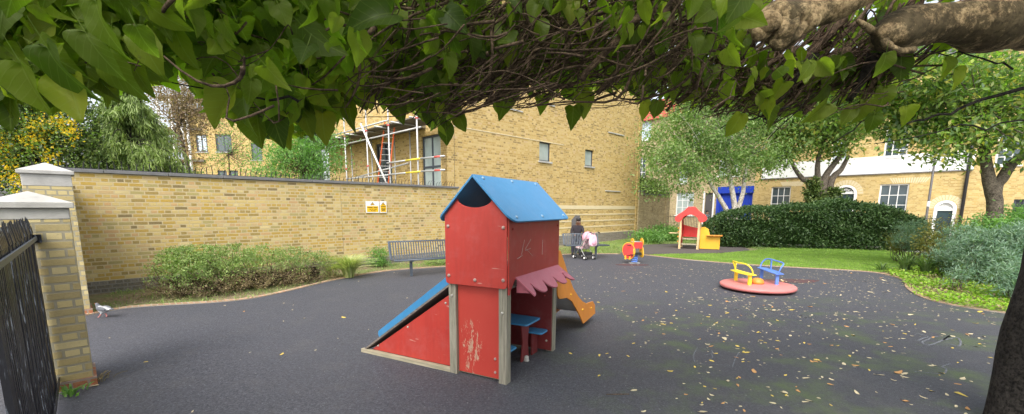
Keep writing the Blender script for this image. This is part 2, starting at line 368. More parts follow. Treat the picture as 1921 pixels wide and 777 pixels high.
# ------------------------------------------------------------------ ground
def groundmat():
    t = NT('rubber_crumb'); o = t.obj()
    v = t.new('TexVoronoi'); v.inputs['Scale'].default_value = 190; t.l(o, v.inputs['Vector'])
    v3 = t.new('TexVoronoi'); v3.inputs['Scale'].default_value = 75; t.l(o, v3.inputs['Vector'])
    gr_ = t.mix(.5, v.outputs['Color'], v3.outputs['Color'])
    c = t.ramp(gr_, [(.15, (.022, .023, .029)), (.45, (.052, .054, .066)), (.8, (.095, .098, .116)), (.95, (.28, .28, .30))]); gn = t.noise(42, 5, o, .85); c = t.mix(t.ramp(gn, [(.36, .7), (.5, 0.0)]), c, (.014, .014, .020)); c = t.mix(t.ramp(gn, [(.53, 0.0), (.66, .6)]), c, (.17, .175, .205)); gm = t.noise(16, 4, o, .8); c = t.mix(t.ramp(gm, [(.34, .4), (.48, 0.0)]), c, (.018, .018, .024)); c = t.mix(t.ramp(gm, [(.56, 0.0), (.7, .3)]), c, (.15, .155, .18))
    big = t.noise(.55, 6, o, .65); c = t.mix(t.math('MULTIPLY', t.ramp(big, [(.35, 0.0), (.7, 1.0)]), .5), c, (.066, .067, .080))
    # moss: broad patches towards the right-hand half
    sp = t.new('SeparateXYZ'); t.l(o, sp.inputs[0])
    side = t.ramp(t.math('MULTIPLY', t.math('ADD', sp.outputs[0], 2.5), .12), [(.28, 0.0), (.52, 1.0)])
    near = t.ramp(t.math('MULTIPLY', sp.outputs[1], .1), [(.62, 1.0), (.85, 0.0)])
    ms = t.math('MULTIPLY', t.ramp(t.noise(1.25, 7, o, .68), [(.50, 0.0), (.68, 1.0)]), t.math('MULTIPLY', side, near))
    c = t.mix(t.math('MULTIPLY', t.math('MULTIPLY', side, near), .38), c, (.036, .037, .042)); c = t.mix(t.math('MULTIPLY', ms, .85), c, t.mix(t.noise(25, 3, o), (.040, .058, .026), (.11, .155, .05)))
    # pale dust flecks
    v2 = t.new('TexVoronoi'); v2.inputs['Scale'].default_value = 13; t.l(o, v2.inputs['Vector'])
    fl = t.ramp(v2.outputs['Distance'], [(.045, 1.0), (.075, 0.0)]); sel = t.ramp(v2.outputs['Color'], [(.5, 0.0), (.52, 1.0)])
    c = t.mix(t.math('MULTIPLY', t.math('MULTIPLY', fl, sel), .6), c, (.42, .41, .38))
    sw = t.ramp(t.noise(1.7, 7, o, .75), [(.52, 0.0), (.68, .35)]); c = t.mix(sw, c, (.10, .095, .095))
    t.bump(v.outputs['Distance'], .55, .006)
    return t.fin(c, .7, .5)
M['rubber'] = groundmat()
def soil(name, a, b, c3):
    t = NT(name); o = t.obj(); n = t.noise(9, 8, o, .75); n2 = t.noise(1.1, 4, o)
    c = t.mix(t.ramp(n, [(.35, 0.0), (.65, 1.0)]), a, b); c = t.mix(t.ramp(n2, [(.42, 0.0), (.6, .75)]), c, c3); t.bump(n, .7, .03); return t.fin(c, .95, .15)
M['soil'] = soil('leafy_soil', (.13, .10, .06), (.30, .24, .15), (.14, .20, .06))
M['lawnbase'] = soil('lawn_soil', (.12, .17, .05), (.18, .24, .07), (.15, .22, .05))
M['gravel'] = flat('worn_dark_path', (.095, .085, .08), .9, .2, .2, 8, bump=.5)

def struct(name, pts, z, mat, thick=0):
    mb = MB()
    if thick: mb.prism([tuple(p) for p in pts], z - thick, z, 'z')
    else: mb.add([(p[0], p[1], z) for p in pts], [tuple(range(len(pts)))])
    o = mb.build(name, mat); o['kind'] = 'structure'
    if o.data.polygons[0].normal.z < 0 and not thick:
        o.data.flip_normals()
    return o
struct('ground', [(-90, -40), (150, -40), (150, 140), (-90, 140)], -0.012, M['soil'])
E_LEFT = [(-6.46, 6.32), (-6.29, 6.78), (-5.85, 7.0), (-5.18, 7.23), (-4.72, 7.55), (-4.42, 8.2), (-4.07, 9.43), (-3.5, 10.63), (-2.86, 11.3), (-1.82, 11.9), (-.6, 12.9), (.6, 14.2), (1.89, 15.17), (2.9, 15.4), (3.86, 15.43)]
E_RIGHT = [(4.55, 15.35), (5.2, 14.4), (5.81, 13.6), (6.98, 12.6), (8.14, 11.95), (9.1, 11.5), (9.55, 11.0), (9.24, 9.99), (8.4, 8.95), (7.85, 8.1), (7.65, 7.49), (7.8, 6.93), (8.3, 6.4), (9.6, 5.7)]
EL = [tuple(p) for p in spline(E_LEFT, 5)]; ER = [tuple(p) for p in spline(E_RIGHT, 5)]
struct('playground_surface', EL + ER + [(14, 4), (14, -8), (-10, -8), (-10, 3), (-6.9, 5.9)], 0.0, M['rubber'])
def strip(name, pts, w_, z, mat, h=.02):
    mb = MB(); P = [np.array(p) for p in pts]; Lp, Rp = [], []
    for i, p in enumerate(P):
        d = P[min(i + 1, len(P) - 1)] - P[max(i - 1, 0)]; d = d / np.linalg.norm(d); n = np.array([-d[1], d[0]])
        Lp.append(p + n * w_); Rp.append(p)
    n = len(P); vs = [(*a, z) for a in Lp] + [(*a, z) for a in Rp] + [(*a, z - h) for a in Lp] + [(*a, z - h) for a in Rp]
    fs = []
    for i in range(n - 1):
        fs += [(i, i + 1, n + i + 1, n + i), (2 * n + i, 2 * n + i + 1, i + 1, i), (n + i, n + i + 1, 3 * n + i + 1, 3 * n + i)]
    o = mb.add(vs, fs).build(name, mat); o['kind'] = 'structure'; return o
strip('edging_kerb', EL, .12, .018, M['edging'], .04)
strip('edging_kerb', ER, .11, .016, M['edging'], .04)
# worn path up to the little play house and its pad
pad = [tuple(p) for p in spline([(3.95, 15.5), (4.5, 15.45), (5.6, 15.6), (7.6, 15.9), (9.6, 17.2), (9.9, 19.4), (8.2, 20.2), (6.0, 19.4), (4.8, 17.4)], 5, True)]
struct('path', pad, 0.004, M['gravel'])
lawn = [tuple(p) for p in ER[:34]] 
lawn_out = [(4.75, 15.42), (5.7, 15.45), (7.7, 15.75), (9.7, 17.0), (11.5, 18.4), (14, 18.2), (15.6, 16.6), (15.2, 14.5), (12.2, 12.3), (9.75, 11.2)]
LAWN = [(p[0] + .1, p[1] + .1) for p in ER[2:30]] + lawn_out[::-1][:-1]
struct('lawn', LAWN, 0.004, M['lawnbase'])
struct('pavement', [tuple(x) for x in (np.array([17.6, 8]), np.array([30, 8]), np.array([20, 40]), np.array([2, 40]), np.array([8.6, 26.5]))], -.004, M['paving'])
struct('road', [(24, 4), (60, 4), (60, -20), (24, -20)], .0, M['tarmac'])

def inpoly(P, poly):
    x, y = P[:, 0], P[:, 1]; r = np.zeros(len(P), bool); n = len(poly); j = n - 1
    for i in range(n):
        xi, yi = poly[i]; xj, yj = poly[j]
        c = ((yi > y) != (yj > y)) & (x < (xj - xi) * (y - yi) / (yj - yi + 1e-12) + xi); r ^= c; j = i
    return r
def scatter_poly(poly, n, rng=RNG):
    A = np.array(poly); lo, hi = A.min(0), A.max(0); P = rng.uniform(lo, hi, (n * 3, 2)); P = P[inpoly(P, poly)]; return P[:n]
def blades(P, h0, h1, wd, lean=.5, z=0.0, rng=RNG):
    n = len(P); a = rng.uniform(0, 2 * np.pi, n); h = rng.uniform(h0, h1, n); ln = rng.normal(0, lean, (n, 2)) * h[:, None]
    dx = np.cos(a) * wd / 2; dy = np.sin(a) * wd / 2; zz = np.full(n, z)
    v0 = np.stack([P[:, 0] - dx, P[:, 1] - dy, zz], 1); v1 = np.stack([P[:, 0] + dx, P[:, 1] + dy, zz], 1)
    v2 = np.stack([P[:, 0] + ln[:, 0], P[:, 1] + ln[:, 1], zz + h], 1)
    V = np.stack([v0, v1, v2], 1).reshape(-1, 3); return V, np.arange(3 * n).reshape(-1, 3)
P = scatter_poly(LAWN, 60000); V, F = blades(P, .025, .06, .012)
tag(link('grass', np_mesh('grass', V, F), L['grass']), 'short bright green lawn grass between the rubber surface and hedge', 'grass', kind='stuff')

# ------------------------------------------------------------------ leaves: generic clouds of small folded leaves
def leafcloud(C, size, up=.35, aspect=.5, rng=RNG, droop=0.0, dirs=None):
    n = len(C); size = np.broadcast_to(np.asarray(size, float), (n,)) * rng.uniform(.7, 1.3, n)
    d = rng.normal(size=(n, 3)) if dirs is None else dirs + rng.normal(size=(n, 3)) * .35
    d[:, 2] -= droop; d /= np.linalg.norm(d, axis=1)[:, None]
    nn = rng.normal(size=(n, 3)); nn[:, 2] += up * 3; nn -= d * (nn * d).sum(1)[:, None]; nn /= np.linalg.norm(nn, axis=1)[:, None] + 1e-9
    s = np.cross(d, nn); L_ = size[:, None]; W_ = L_ * aspect
    a = C; b = C + d * L_ * .5 + s * W_ * .5 + nn * L_ * .08; c = C + d * L_; e = C + d * L_ * .5 - s * W_ * .5 + nn * L_ * .08
    V = np.stack([a, b, c, e], 1).reshape(-1, 3); i = np.arange(n)[:, None] * 4
    return V, np.concatenate([i + np.array([0, 1, 2]), i + np.array([0, 2, 3])], 1).reshape(-1, 3)
def crown_pts(blobs, n, clump=.35, per=45, shell=.55, rng=RNG):
    """leaf positions in clumps spread through a set of ellipsoids (x,y,z,rx,ry,rz)"""
    B = np.array(blobs, float); wgt = (B[:, 3] * B[:, 4] * B[:, 5]) ** .8; wgt /= wgt.sum(); nc = max(4, n // per)
    bi = rng.choice(len(B), nc, p=wgt); d = rng.normal(size=(nc, 3)); d /= np.linalg.norm(d, axis=1)[:, None]
    rr = shell + (1 - shell) * rng.uniform(0, 1, nc) ** .6; rr[rng.random(nc) < .2] *= .6
    cc = B[bi, :3] + d * rr[:, None] * B[bi, 3:6]
    ci = rng.integers(0, nc, n); sc = clump * rng.uniform(.5, 1.25, nc)
    p = cc[ci] + rng.normal(size=(n, 3)) * sc[ci][:, None] * np.array([1, 1, .6]); return p, cc

def limb(mb, a, b, r0, r1, wob=.1, n=7, sides=7, sag=0):
    a = np.array(a, float); b = np.array(b, float); Ln = np.linalg.norm(b - a); pts = []
    o = RNG.normal(size=3) * wob * Ln
    for i in range(n + 1):
        t = i / n; p = a + (b - a) * t + o * math.sin(math.pi * t) + RNG.normal(size=3) * Ln * .012; p[2] -= sag * math.sin(math.pi * t) * Ln; pts.append(p)
    pts[0] = a; pts[-1] = b; mb.tube(pts, [r0 + (r1 - r0) * (i / n) for i in range(n + 1)], sides)
def tree(name, label, cat, base, trunk, blobs, nleaf, lsize, lmat, bmat, group=None, clump=.35, limbs=12, up=.35, aspect=.5, droop=0, per=45, shell=.55, extra=None, z0=0):
    """trunk: list of (x,y,z,r) relative to base, several stems allowed (list of lists)"""
    t = thing(name, label, cat, (base[0], base[1], z0), 0, group)
    stems = trunk if isinstance(trunk[0], list) else [trunk]
    for st in stems:
        mb = MB(); pts = spline([p[:3] for p in st], 5); rs = np.interp(np.linspace(0, 1, len(pts)), np.linspace(0, 1, len(st)), [p[3] for p in st])
        mb.tube(pts, list(rs), 10); mb.build('trunk', bmat, t, smooth=True)
    p, cc = crown_pts(blobs, nleaf, clump, per, shell)
    mb = MB(); tips = [st[-1] for st in stems]; k = min(limbs, len(cc))
    for j in RNG.choice(len(cc), k, replace=False):
        tp = min(tips, key=lambda q: np.linalg.norm(np.array(q[:3]) - cc[j])); limb(mb, tp[:3], cc[j], tp[3] * .55, tp[3] * .1, .08)
    for j in RNG.choice(len(cc), min(3 * k, len(cc)), replace=False):
        tp = min(tips, key=lambda q: np.linalg.norm(np.array(q[:3]) - cc[j])); limb(mb, tp[:3], cc[j], tp[3] * .2, .006, .12, 6, 5)
    mb.build('limbs', bmat, t, smooth=True)
    V, F = leafcloud(p, lsize, up, aspect, droop=droop); link('crown', np_mesh('crown', V, F), lmat, t)
    return t

# ------------------------------------------------------------------ boundary wall, piers and railing
def frame(az_deg): return -R(az_deg - 90)          # local +x runs along this azimuth, local -y faces the camera side (right of it)
W0 = np.array([-7.97, 8.01]); WAZ = 43.0; WD = az(WAZ); WROT = R(90 - WAZ)
wall = thing('brick_wall', 'long yellow stock brick boundary wall with grey coping behind the shrub bed', 'wall', (W0[0], W0[1], 0), WROT)
WL = 9.0; WT = .33                                   # local: x along, +y away from camera
mb = MB().box(-.6, 4.93, 0, WT, .22, 2.26); mb.build('brickwork', M['brick_wall'], wall)
mb = MB().box(4.94, WL, .004, WT, .22, 2.28); mb.build('brickwork', M['brick_wall'], wall)
MB().box(-.6, WL, -.02, WT, -.02, .22).build('plinth', M['brick_blue'], wall)
mb = MB()
for i in range(10):
    x0 = -.62 + i * .965; mb.box(x0, x0 + .957, -.045, WT + .03, 2.262 + .002 * i, 2.325 + .002 * i)
mb.build('coping', M['coping'], wall, bevel=.006)
for k in range(10):                                  # strips of bent anti-climb spikes on the coping
    mb = MB(); x0 = -.6 + k * .96
    mb.box(x0 + .01, x0 + .94, .10, .13, 2.33, 2.35)
    for j in range(9):
        x = x0 + .05 + j * .105; h = .13 + random.uniform(-.03, .03)
        mb.tube(bez((x, .115, 2.34), (x, .115, 2.34 + h), (x + random.uniform(-.05, .06), .03, 2.36 + h), 4), [.009, .009, .008, .006, .002], 4)
    mb.build('spike_strip', M['black'], wall)
PAZ = 44.5; PROT = R(90 - PAZ)
def pier(C, top, block, w_=.46, label='', base_red=True, tall=.1):
    """C = right-hand near corner; local x along the wall direction, local y towards the far side"""
    t = thing('brick_pier', label, 'gate pier', (C[0], C[1], 0), PROT, 'stone capped brick piers at the playground entrance')
    MB().box(-w_, 0, 0, w_, .085, block).build('brickwork', M['brick_pier'], t, bevel=.004)
    MB().box(-w_ - .02, .02, -.02, w_ + .02, -.01, .085).build('red_brick_base', M['brick_red'], t)
    o = .035
    mb = MB().box(-w_ - .0, .0, -.004, w_ + .004, block, top - .035); mb.box(-w_ - o, o, -o, w_ + o, top - .035, top + .012)
    z0, z1 = top + .012, top + tall + .012; q = -w_ / 2
    mb.add([(-w_ - o, -o, z0), (o, -o, z0), (o, w_ + o, z0), (-w_ - o, w_ + o, z0), (q, w_ / 2, z1)], [(0, 1, 4), (1, 2, 4), (2, 3, 4), (3, 0, 4)])
    mb.build('stone_cap', M['stone'], t, bevel=.006)
    return t
pier((-3.885, 3.775), 1.665, 1.535, .47, 'nearest brick gate pier with a pyramid stone cap beside the black railing', tall=.10)
pier((-6.50, 6.42), 2.135, 1.93, .50, 'farther brick gate pier with a lichened stone cap where the long wall begins', tall=.13)
rw = thing('return_wall', 'short brick return wall between the farther gate pier and the long wall', 'wall', (-7.08, 6.62, 0), R(90 + 45.5))
MB().box(.02, 1.75, -.15, .15, .0, 2.0).build('brickwork', M['brick_wall'], rw); MB().box(.02, 1.75, -.19, .19, 2.0, 2.06).build('coping', M['coping'], rw)
# railing of close-set flaking black bars running from the near pier past the camera
def flaky():
    t = NT('flaking_black_paint'); o = t.obj(); mp = t.new('Mapping'); mp.inputs['Scale'].default_value = (22, 22, 3.0); t.l(o, mp.inputs[0])
    n = t.noise(2.4, 7, mp.outputs[0], .7); c = t.ramp(n, [(.54, (.008, .008, .012)), (.58, (.03, .033, .043)), (.66, (.22, .25, .30))]); t.bump(n, .4, .004)
    return t.fin(c, .42, .5)
M['flaky'] = flaky()
FX = np.array([-4.06, 3.60]); fdir = np.array([.7071, -.7071])
fence = thing('railing', 'black close-barred steel railing with flaking paint and pointed tops beside the near pier', 'railing', (FX[0], FX[1], 0), R(-45), None)
mb = MB(); 
for i in range(40):
    x = .05 + i * .062
    b = MB(); a = R(45 + random.uniform(-8, 8)); r = .019
    b.lathe([(r, .04), (r, 1.42), (r * 1.25, 1.425), (r * .9, 1.47), (.002, 1.545 + random.uniform(-.02, .02))], 4, (x, 0, 0), Matrix.Rotation(a, 3, 'Z'))
    b.build('bar', M['flaky'], fence)
MB().box(-.02, 2.6, .024, .036, 1.36, 1.395).build('rail', M['bench'], fence, bevel=.003)
MB().box(-.02, 2.6, .024, .034, .10, .14).build('rail', M['flaky'], fence, bevel=.003)
MB().box(-.06, .03, .0, .06, 1.34, 1.41).build('wall_bracket', M['flaky'], fence, bevel=.003)

# warning signs
def sign(name, label, px0, px1, py0, py1, grp, small=False):
    t0, z0 = PL((px0 + px1) / 2, py1, W0, WD); _, z1 = PL((px0 + px1) / 2, py0, W0, WD); a, _ = PL(px0, py1, W0, WD); b, _ = PL(px1, py1, W0, WD)
    p = W0 + WD * a; s = thing(name, label, 'sign', (p[0] + .02 * WD[1], p[1] - .02 * WD[0], z0), WROT, grp); w_, h = b - a, z1 - z0
    MB().prism(rrect(0, w_, 0, h, .012), -.003, .003, 'y').build('plate', M['white'], s)
    yy = (.0, .06, h * .06, h * .58)
    MB().box(w_ * .08, w_ * .92, -.0055, -.0035, h * .08, h * (.58 if not small else .66)).build('yellow_panel', M['signyel'], s)
    cx = w_ / 2; tw = h * .2; tz = h * .66
    tr = MB().prism([(cx - tw, tz), (cx + tw, tz), (cx, tz + h * .26)], -.0055, -.0035, 'y'); tr.build('warning_triangle', M['signblk'], s)
    MB().prism([(cx - tw * .68, tz + h * .025), (cx + tw * .68, tz + h * .025), (cx, tz + h * .2)], -.008, -.006, 'y').build('triangle_fill', M['signyel'], s)
    mb = MB(); mb.box(cx - tw * .1, cx + tw * .1, -.0105, -.0085, tz + h * .04, tz + h * .13)
    rows = [(.47, [(.10, .52), (.58, .88)]), (.32, [(.26, .42), (.46, .56), (.60, .80)]), (.18, [(.36, .5), (.54, .72)])] if not small else [(.54, [(.14, .86)]), (.40, [(.2, .5), (.56, .8)]), (.30, [(.2, .8)]), (.2, [(.26, .72)])]
    mb.build('exclamation_mark', M['signblk'], s)
    for zf, segs in rows:
        for (u0, u1) in segs:
            x = u0 * w_; mb = MB(); mb.box(u0 * w_, u1 * w_, -.0075, -.0058, zf * h - .010, zf * h - .005)
            while x < u1 * w_ - .008:
                q = min(random.uniform(.008, .014), u1 * w_ - x); mb.box(x, x + q, -.0075, -.0058, zf * h - .005, zf * h + .012 * random.uniform(.6, 1)); x += q + .004
            mb.build('word', M['signblk'], s)
M['signyel'] = flat('sign_yellow', (.85, .50, .01), .5, .4, .05); M['signblk'] = flat('sign_black', (.05, .04, .02), .5, .4, .05)
sign('warning_sign', 'wider white and yellow warning sign with a triangle on the long brick wall', 686, 711, 377.5, 399.5, 'warning signs on the brick wall')
sign('warning_sign', 'narrow white and yellow warning sign just right of the wider one', 712.3, 725, 377.5, 399.5, 'warning signs on the brick wall', True)

# ------------------------------------------------------------------ brick block of flats
def wall_mb(L_, z0, z1, holes, y0=0.0, y1=.3, x0=0.0):
    """a wall from x0 to L_ with rectangular holes (xa,xb,za,zb), as boxes butted in one mesh"""
    mb = MB(); xs = sorted({x0, L_, *[h[0] for h in holes], *[h[1] for h in holes]})
    for a, b in zip(xs[:-1], xs[1:]):
        hs_ = sorted([h for h in holes if h[0] <= a + 1e-6 and h[1] >= b - 1e-6], key=lambda h: h[2]); z = z0
        for h in hs_:
            if h[2] > z: mb.box(a, b, y0, y1, z, h[2])
            z = h[3]
        if z < z1: mb.box(a, b, y0, y1, z, z1)
    bm = bmesh.new(); vs = {}
    for f in mb.f:
        try: bm.faces.new([vs.setdefault(tuple(round(c, 5) for c in mb.v[i]), None) or vs.__setitem__(tuple(round(c, 5) for c in mb.v[i]), bm.verts.new(mb.v[i])) or vs[tuple(round(c, 5) for c in mb.v[i])] for i in f])
        except ValueError: pass
    # drop the doubled internal faces between butted boxes
    cnt = {}
    for f in bm.faces:
        c = f.calc_center_median(); cnt.setdefault((round(c.x, 4), round(c.y, 4), round(c.z, 4)), []).append(f)
    bmesh.ops.delete(bm, geom=[f for v in cnt.values() if len(v) > 1 for f in v], context='FACES_ONLY')
    out = MB(); bm.verts.index_update(); out.add([v.co for v in bm.verts], [[v.index for v in f.verts] for f in bm.faces]); bm.free(); return out
def window(parent, x0, x1, z0, z1, y=.10, fw=.05, cols=1, rows=1, fm='dgrey', gm='glass', sill=None, bar=.025, name='window', inner=None):
    mb = MB(); mb.box(x0, x0 + fw, y, y + .06, z0, z1); mb.box(x1 - fw, x1, y, y + .06, z0, z1); mb.box(x0 + fw, x1 - fw, y + .001, y + .059, z0, z0 + fw); mb.box(x0 + fw, x1 - fw, y + .001, y + .059, z1 - fw, z1)
    for i in range(1, cols):
        x = x0 + fw + (x1 - x0 - 2 * fw) * i / cols; mb.box(x - bar / 2, x + bar / 2, y + .006, y + .05, z0 + fw, z1 - fw)
    for i in range(1, rows):
        z = z0 + fw + (z1 - z0 - 2 * fw) * i / rows; mb.box(x0 + fw, x1 - fw, y + .008, y + .048, z - bar / 2, z + bar / 2)
    f = mb.build(name, M[fm], parent)
    MB().box(x0 + fw - .005, x1 - fw + .005, y + .03, y + .036, z0 + fw - .005, z1 - fw + .005).build('pane', M[gm], f)
    if inner: MB().box(x0 + fw, x1 - fw, y + .09, y + .10, z0 + (z1 - z0) * inner[0], z0 + (z1 - z0) * inner[1]).build('blind', M['curtain'], f)
    if sill: MB().box(x0 - .06, x1 + .06, -.06, y, z0 - .07, z0 - .004).build('sill', M[sill], f)
    return f
A0 = np.array([-2.2, 14.75]); BAZ = 44.6; BD = az(BAZ); BROT = R(90 - BAZ)
blk = thing('brick_apartment_block', 'big yellow brick block of flats with two small dark windows and pale stone bands', 'building', (A0[0], A0[1], 0), BROT)
def bl(px, py): return PL(px, py, A0, BD)
LB = 12.85
holes = []; wins = []
for (xa, xb, ya, yb) in ((1012, 1033, 265, 304), (1098, 1113, 280, 313)):
    x0, z1 = bl((xa), ya); x1, z0 = bl(xb, yb); holes.append((x0, x1, z0, z1)); wins.append((x0, x1, z0, z1))
wall_mb(LB, .42, 9.5, holes).build('wall', M['brick_block'], blk)
MB().box(.3, LB, -.02, .30, -.3, .42).build('plinth', M['brick_blue'], blk)
for (x0, x1, z0, z1) in wins:
    window(blk, x0, x1, z0, z1, .08, .05, 1, 1, 'dgrey', 'glass_pale', 'stone', inner=(.3, 1))
    MB().box(x0, x1, .3, .32, z0, z1).build('dark_room', M['door_grey'], blk)
for py, h in ((386, .17), (401, .06), (412.5, .06), (423.5, .06), (436, .06)):   # stone bands at the foot
    x, z = bl(1120, py); MB().box(3.5, LB - .03, -.012, -.001, z - h, z).build('stone_band', M['band'], blk)
zs_ = bl(1060, 272)[1]; MB().box(.2, 6.3, -.014, -.001, zs_ - .03, zs_).build('string_course', M['band'], blk)
for (xa, ya, xb, yb) in ((1141, 247, 1170, 252), (1135, 357, 1163, 359), (925, 196, 980, 206), (1030, 196, 1040, 204)):
    x0, z = bl(xa, ya); x1, _ = bl(xb, yb); MB().box(x0, x1, -.045, .02, z - .05, z).build('stone_ledge', M['stone'], blk)
MB().box(LB - .02, LB + .25, -.05, .3, 0, 9.5).build('corner_brickwork', M['brick_block'], blk)
# left-hand facade (local x = 0 plane, running away from the camera)
lf = bl; LD = az(BAZ - 90)
def lw(px, py): return PL(px, py, A0, LD)
tw0, tzt = lw(826, 250); tw1, _ = lw(790, 255); tzb = 2.0; 
dw0, _ = lw(735, 300); dw1, dzt = lw(704, 271)
lfh = [(tw0, tw1, tzb, tzt), (dw0, dw1, 1.4, dzt)]
lm = wall_mb(9.5, -.3, 9.5, lfh, -.3, 0.0); Mx = Matrix.Rotation(R(90), 4, 'Z')   # local x -> +y, local y -> -x
lm.v = [tuple(Mx @ Vector((v[0] + .001, v[1], v[2]))) for v in lm.v]; lm.build('side_wall', M['brick_block'], blk)
def lwin(x0, x1, z0, z1, cols, rows, gm):
    f = window(blk, x0, x1, z0, z1, 0, .07, cols, rows, 'dgrey', gm, None, .07)
    for q in [f] + list(f.children):
        me = q.data
        for v in me.vertices: v.co = Mx @ Vector((v.co.x, -v.co.y - .03 + .0 + .08 if False else .10 - v.co.y * 1.0 - .16, v.co.z))
lwin(tw0, tw1, tzb, tzt, 2, 2, 'glass_pale'); lwin(dw0, dw1, 1.4, dzt, 2, 1, 'glass_dark')
MB().box(.3, .32, 0, 9.5, 0, 9).build('inner_wall', M['door_grey'], blk)
bz = lw(740, 262)[1]
MB().box(-.9, -.001, 1.2, 9.4, bz + .15, bz + .30).build('balcony_slab', M['planks'], blk)
MB().box(-.5, LB + .3, -.1, 9.5, 9.5, 9.7).build('roof', M['coping'], blk)
MB().box(LB + .248, LB + .26, .3, 9.5, 0, 9.5).build('end_wall', M['brick_block'], blk)

# ------------------------------------------------------------------ scaffolding
S0 = A0 + np.array([-.85, -.85]); SD = LD
sc = thing('scaffolding', 'galvanised tube scaffolding with a plank platform beside the brick block', 'scaffolding', (S0[0], S0[1], 0), math.atan2(SD[1], SD[0]))
def sl(px, py): return PL(px, py, S0, SD)
def sy(px, py, off):                                # plane nearer the facade
    p = S0 + np.array([SD[1], -SD[0]]) * off; return PL(px, py, p, SD)
plat = sl(731, 232)[1]
for px in (784, 731, 690, 649, 612):
    x, _ = sl(px, 300); MB().tube([(x, 0, 0), (x, 0, plat + .75)], .027, 10).build('upright', M['galv'], sc, smooth=True)
for px in (770, 741, 698, 660):
    x, _ = sy(px, 300, .95); MB().tube([(x, -.95, 0), (x, -.95, plat + .3)], .025, 10).build('upright', M['galv'], sc, smooth=True)
for (a, b, y) in (((612, 278), (787, 238), -.05), ((655, 336.0), (763, 306), -.055), ((652, 336), (732, 328.5), .055), ((600, 262), (731, 226), .055)):
    xa, za = sl(*a); xb, zb = sl(*b); MB().tube([(xa, y, za), (xb, y, zb)], .026, 10).build('ledger', M['galv'], sc, smooth=True)
xa, _ = sl(731, 300); z1_, z2_ = sl(731, 306)[1], sl(731, 328)[1]
for z_ in (z1_, z2_):
    MB().tube([(xa + .1, .05, z_), (xa - 1.1, .05, z_)], .026, 10).build('guard_rail', M['galv'], sc, smooth=True)
    MB().tube([(xa - 1.1, .05, z_), (xa - 1.95, .05, z_)], .027, 10).build('yellow_tube', M['tubeyel'], sc, smooth=True)
    MB().tube([(xa - 1.95, .05, z_), (xa - 3.2, .05, z_ - .02)], .026, 10).build('guard_rail', M['galv'], sc, smooth=True)
    MB().tube([(xa - 2.7, .05, z_ - .011), (xa - 3.0, .05, z_ - .016)], .030, 10).build('red_tube', M['redpaint'], sc, smooth=True)
a = sl(681, 233); b = sl(730, 345); MB().tube([(a[0], .09, a[1]), (b[0], .09, b[1])], .03, 10).build('diagonal_brace', M['white'], sc, smooth=True)
x_far = sl(600, 300)[0]; x_near = sl(786, 300)[0] 
for i in range(5):
    y0 = -.98 + i * .19; MB().box(x_near - .05, x_far, y0, y0 + .18, plat, plat + .04).build('platform_board', M['planks'], sc)
for i in range(7):
    x = x_near + .1 + (x_far - x_near) * i / 7; MB().tube([(x, -1.1, plat - .04), (x, .25, plat - .04)], .025, 8).build('transom', M['galv'], sc, smooth=True)
for px in (784, 731, 690, 649):
    x, _ = sl(px, 300)
    for z_ in (plat - .04, z1_, z2_): MB().box(x - .03, x + .03, -.035, .05, z_ - .025, z_ + .025).build('coupler', M['redpaint'], sc, bevel=.01)
ld = thing('ladder', 'orange ladder standing inside the scaffolding tubes', 'ladder', (S0[0], S0[1], 0), math.atan2(SD[1], SD[0]))
def lp(px, py): x, z = sy(px, py, .35); return (x, -.35, z)
for a, b in (((722, 229), (708, 350)), ((741, 231), (728, 350))): MB().tube([lp(*a), lp(*b)], .03, 6).build('stile', M['rust'], ld)
for k in range(11):
    t_ = .04 + k * .09; q1 = np.array(lp(722, 229)) * (1 - t_) + np.array(lp(708, 350)) * t_; q2 = np.array(lp(741, 231)) * (1 - t_) + np.array(lp(728, 350)) * t_
    MB().tube([q1, q2], .013, 6).build('rung', M['galv'], ld)

# ------------------------------------------------------------------ garden wall right of the block, with end pier
gA = np.array([6.95, 24.0]); gB = G(1251, 441); gd = gB - gA; gl = float(np.linalg.norm(gd)); gd /= gl
gw = thing('garden_wall', 'dark weathered brick wall with square piers beyond the block of flats', 'wall', (gA[0], gA[1], 0), math.atan2(gd[1], gd[0]))
gz = PL(1215, 366, gA, gd)[1]
MB().box(.5, gl - .5, 0, .3, 0, gz).build('brickwork', M['brick_grey'], gw); MB().box(.45, gl - .45, -.04, .34, gz, gz + .08).build('coping', M['coping'], gw)
for x in (0, gl - .5):
    MB().box(x, x + .5, -.08, .42, 0, gz + .15).build('pier', M['brick_grey'], gw); MB().box(x - .04, x + .54, -.12, .46, gz + .15, gz + .22).build('pier_cap', M['coping'], gw)

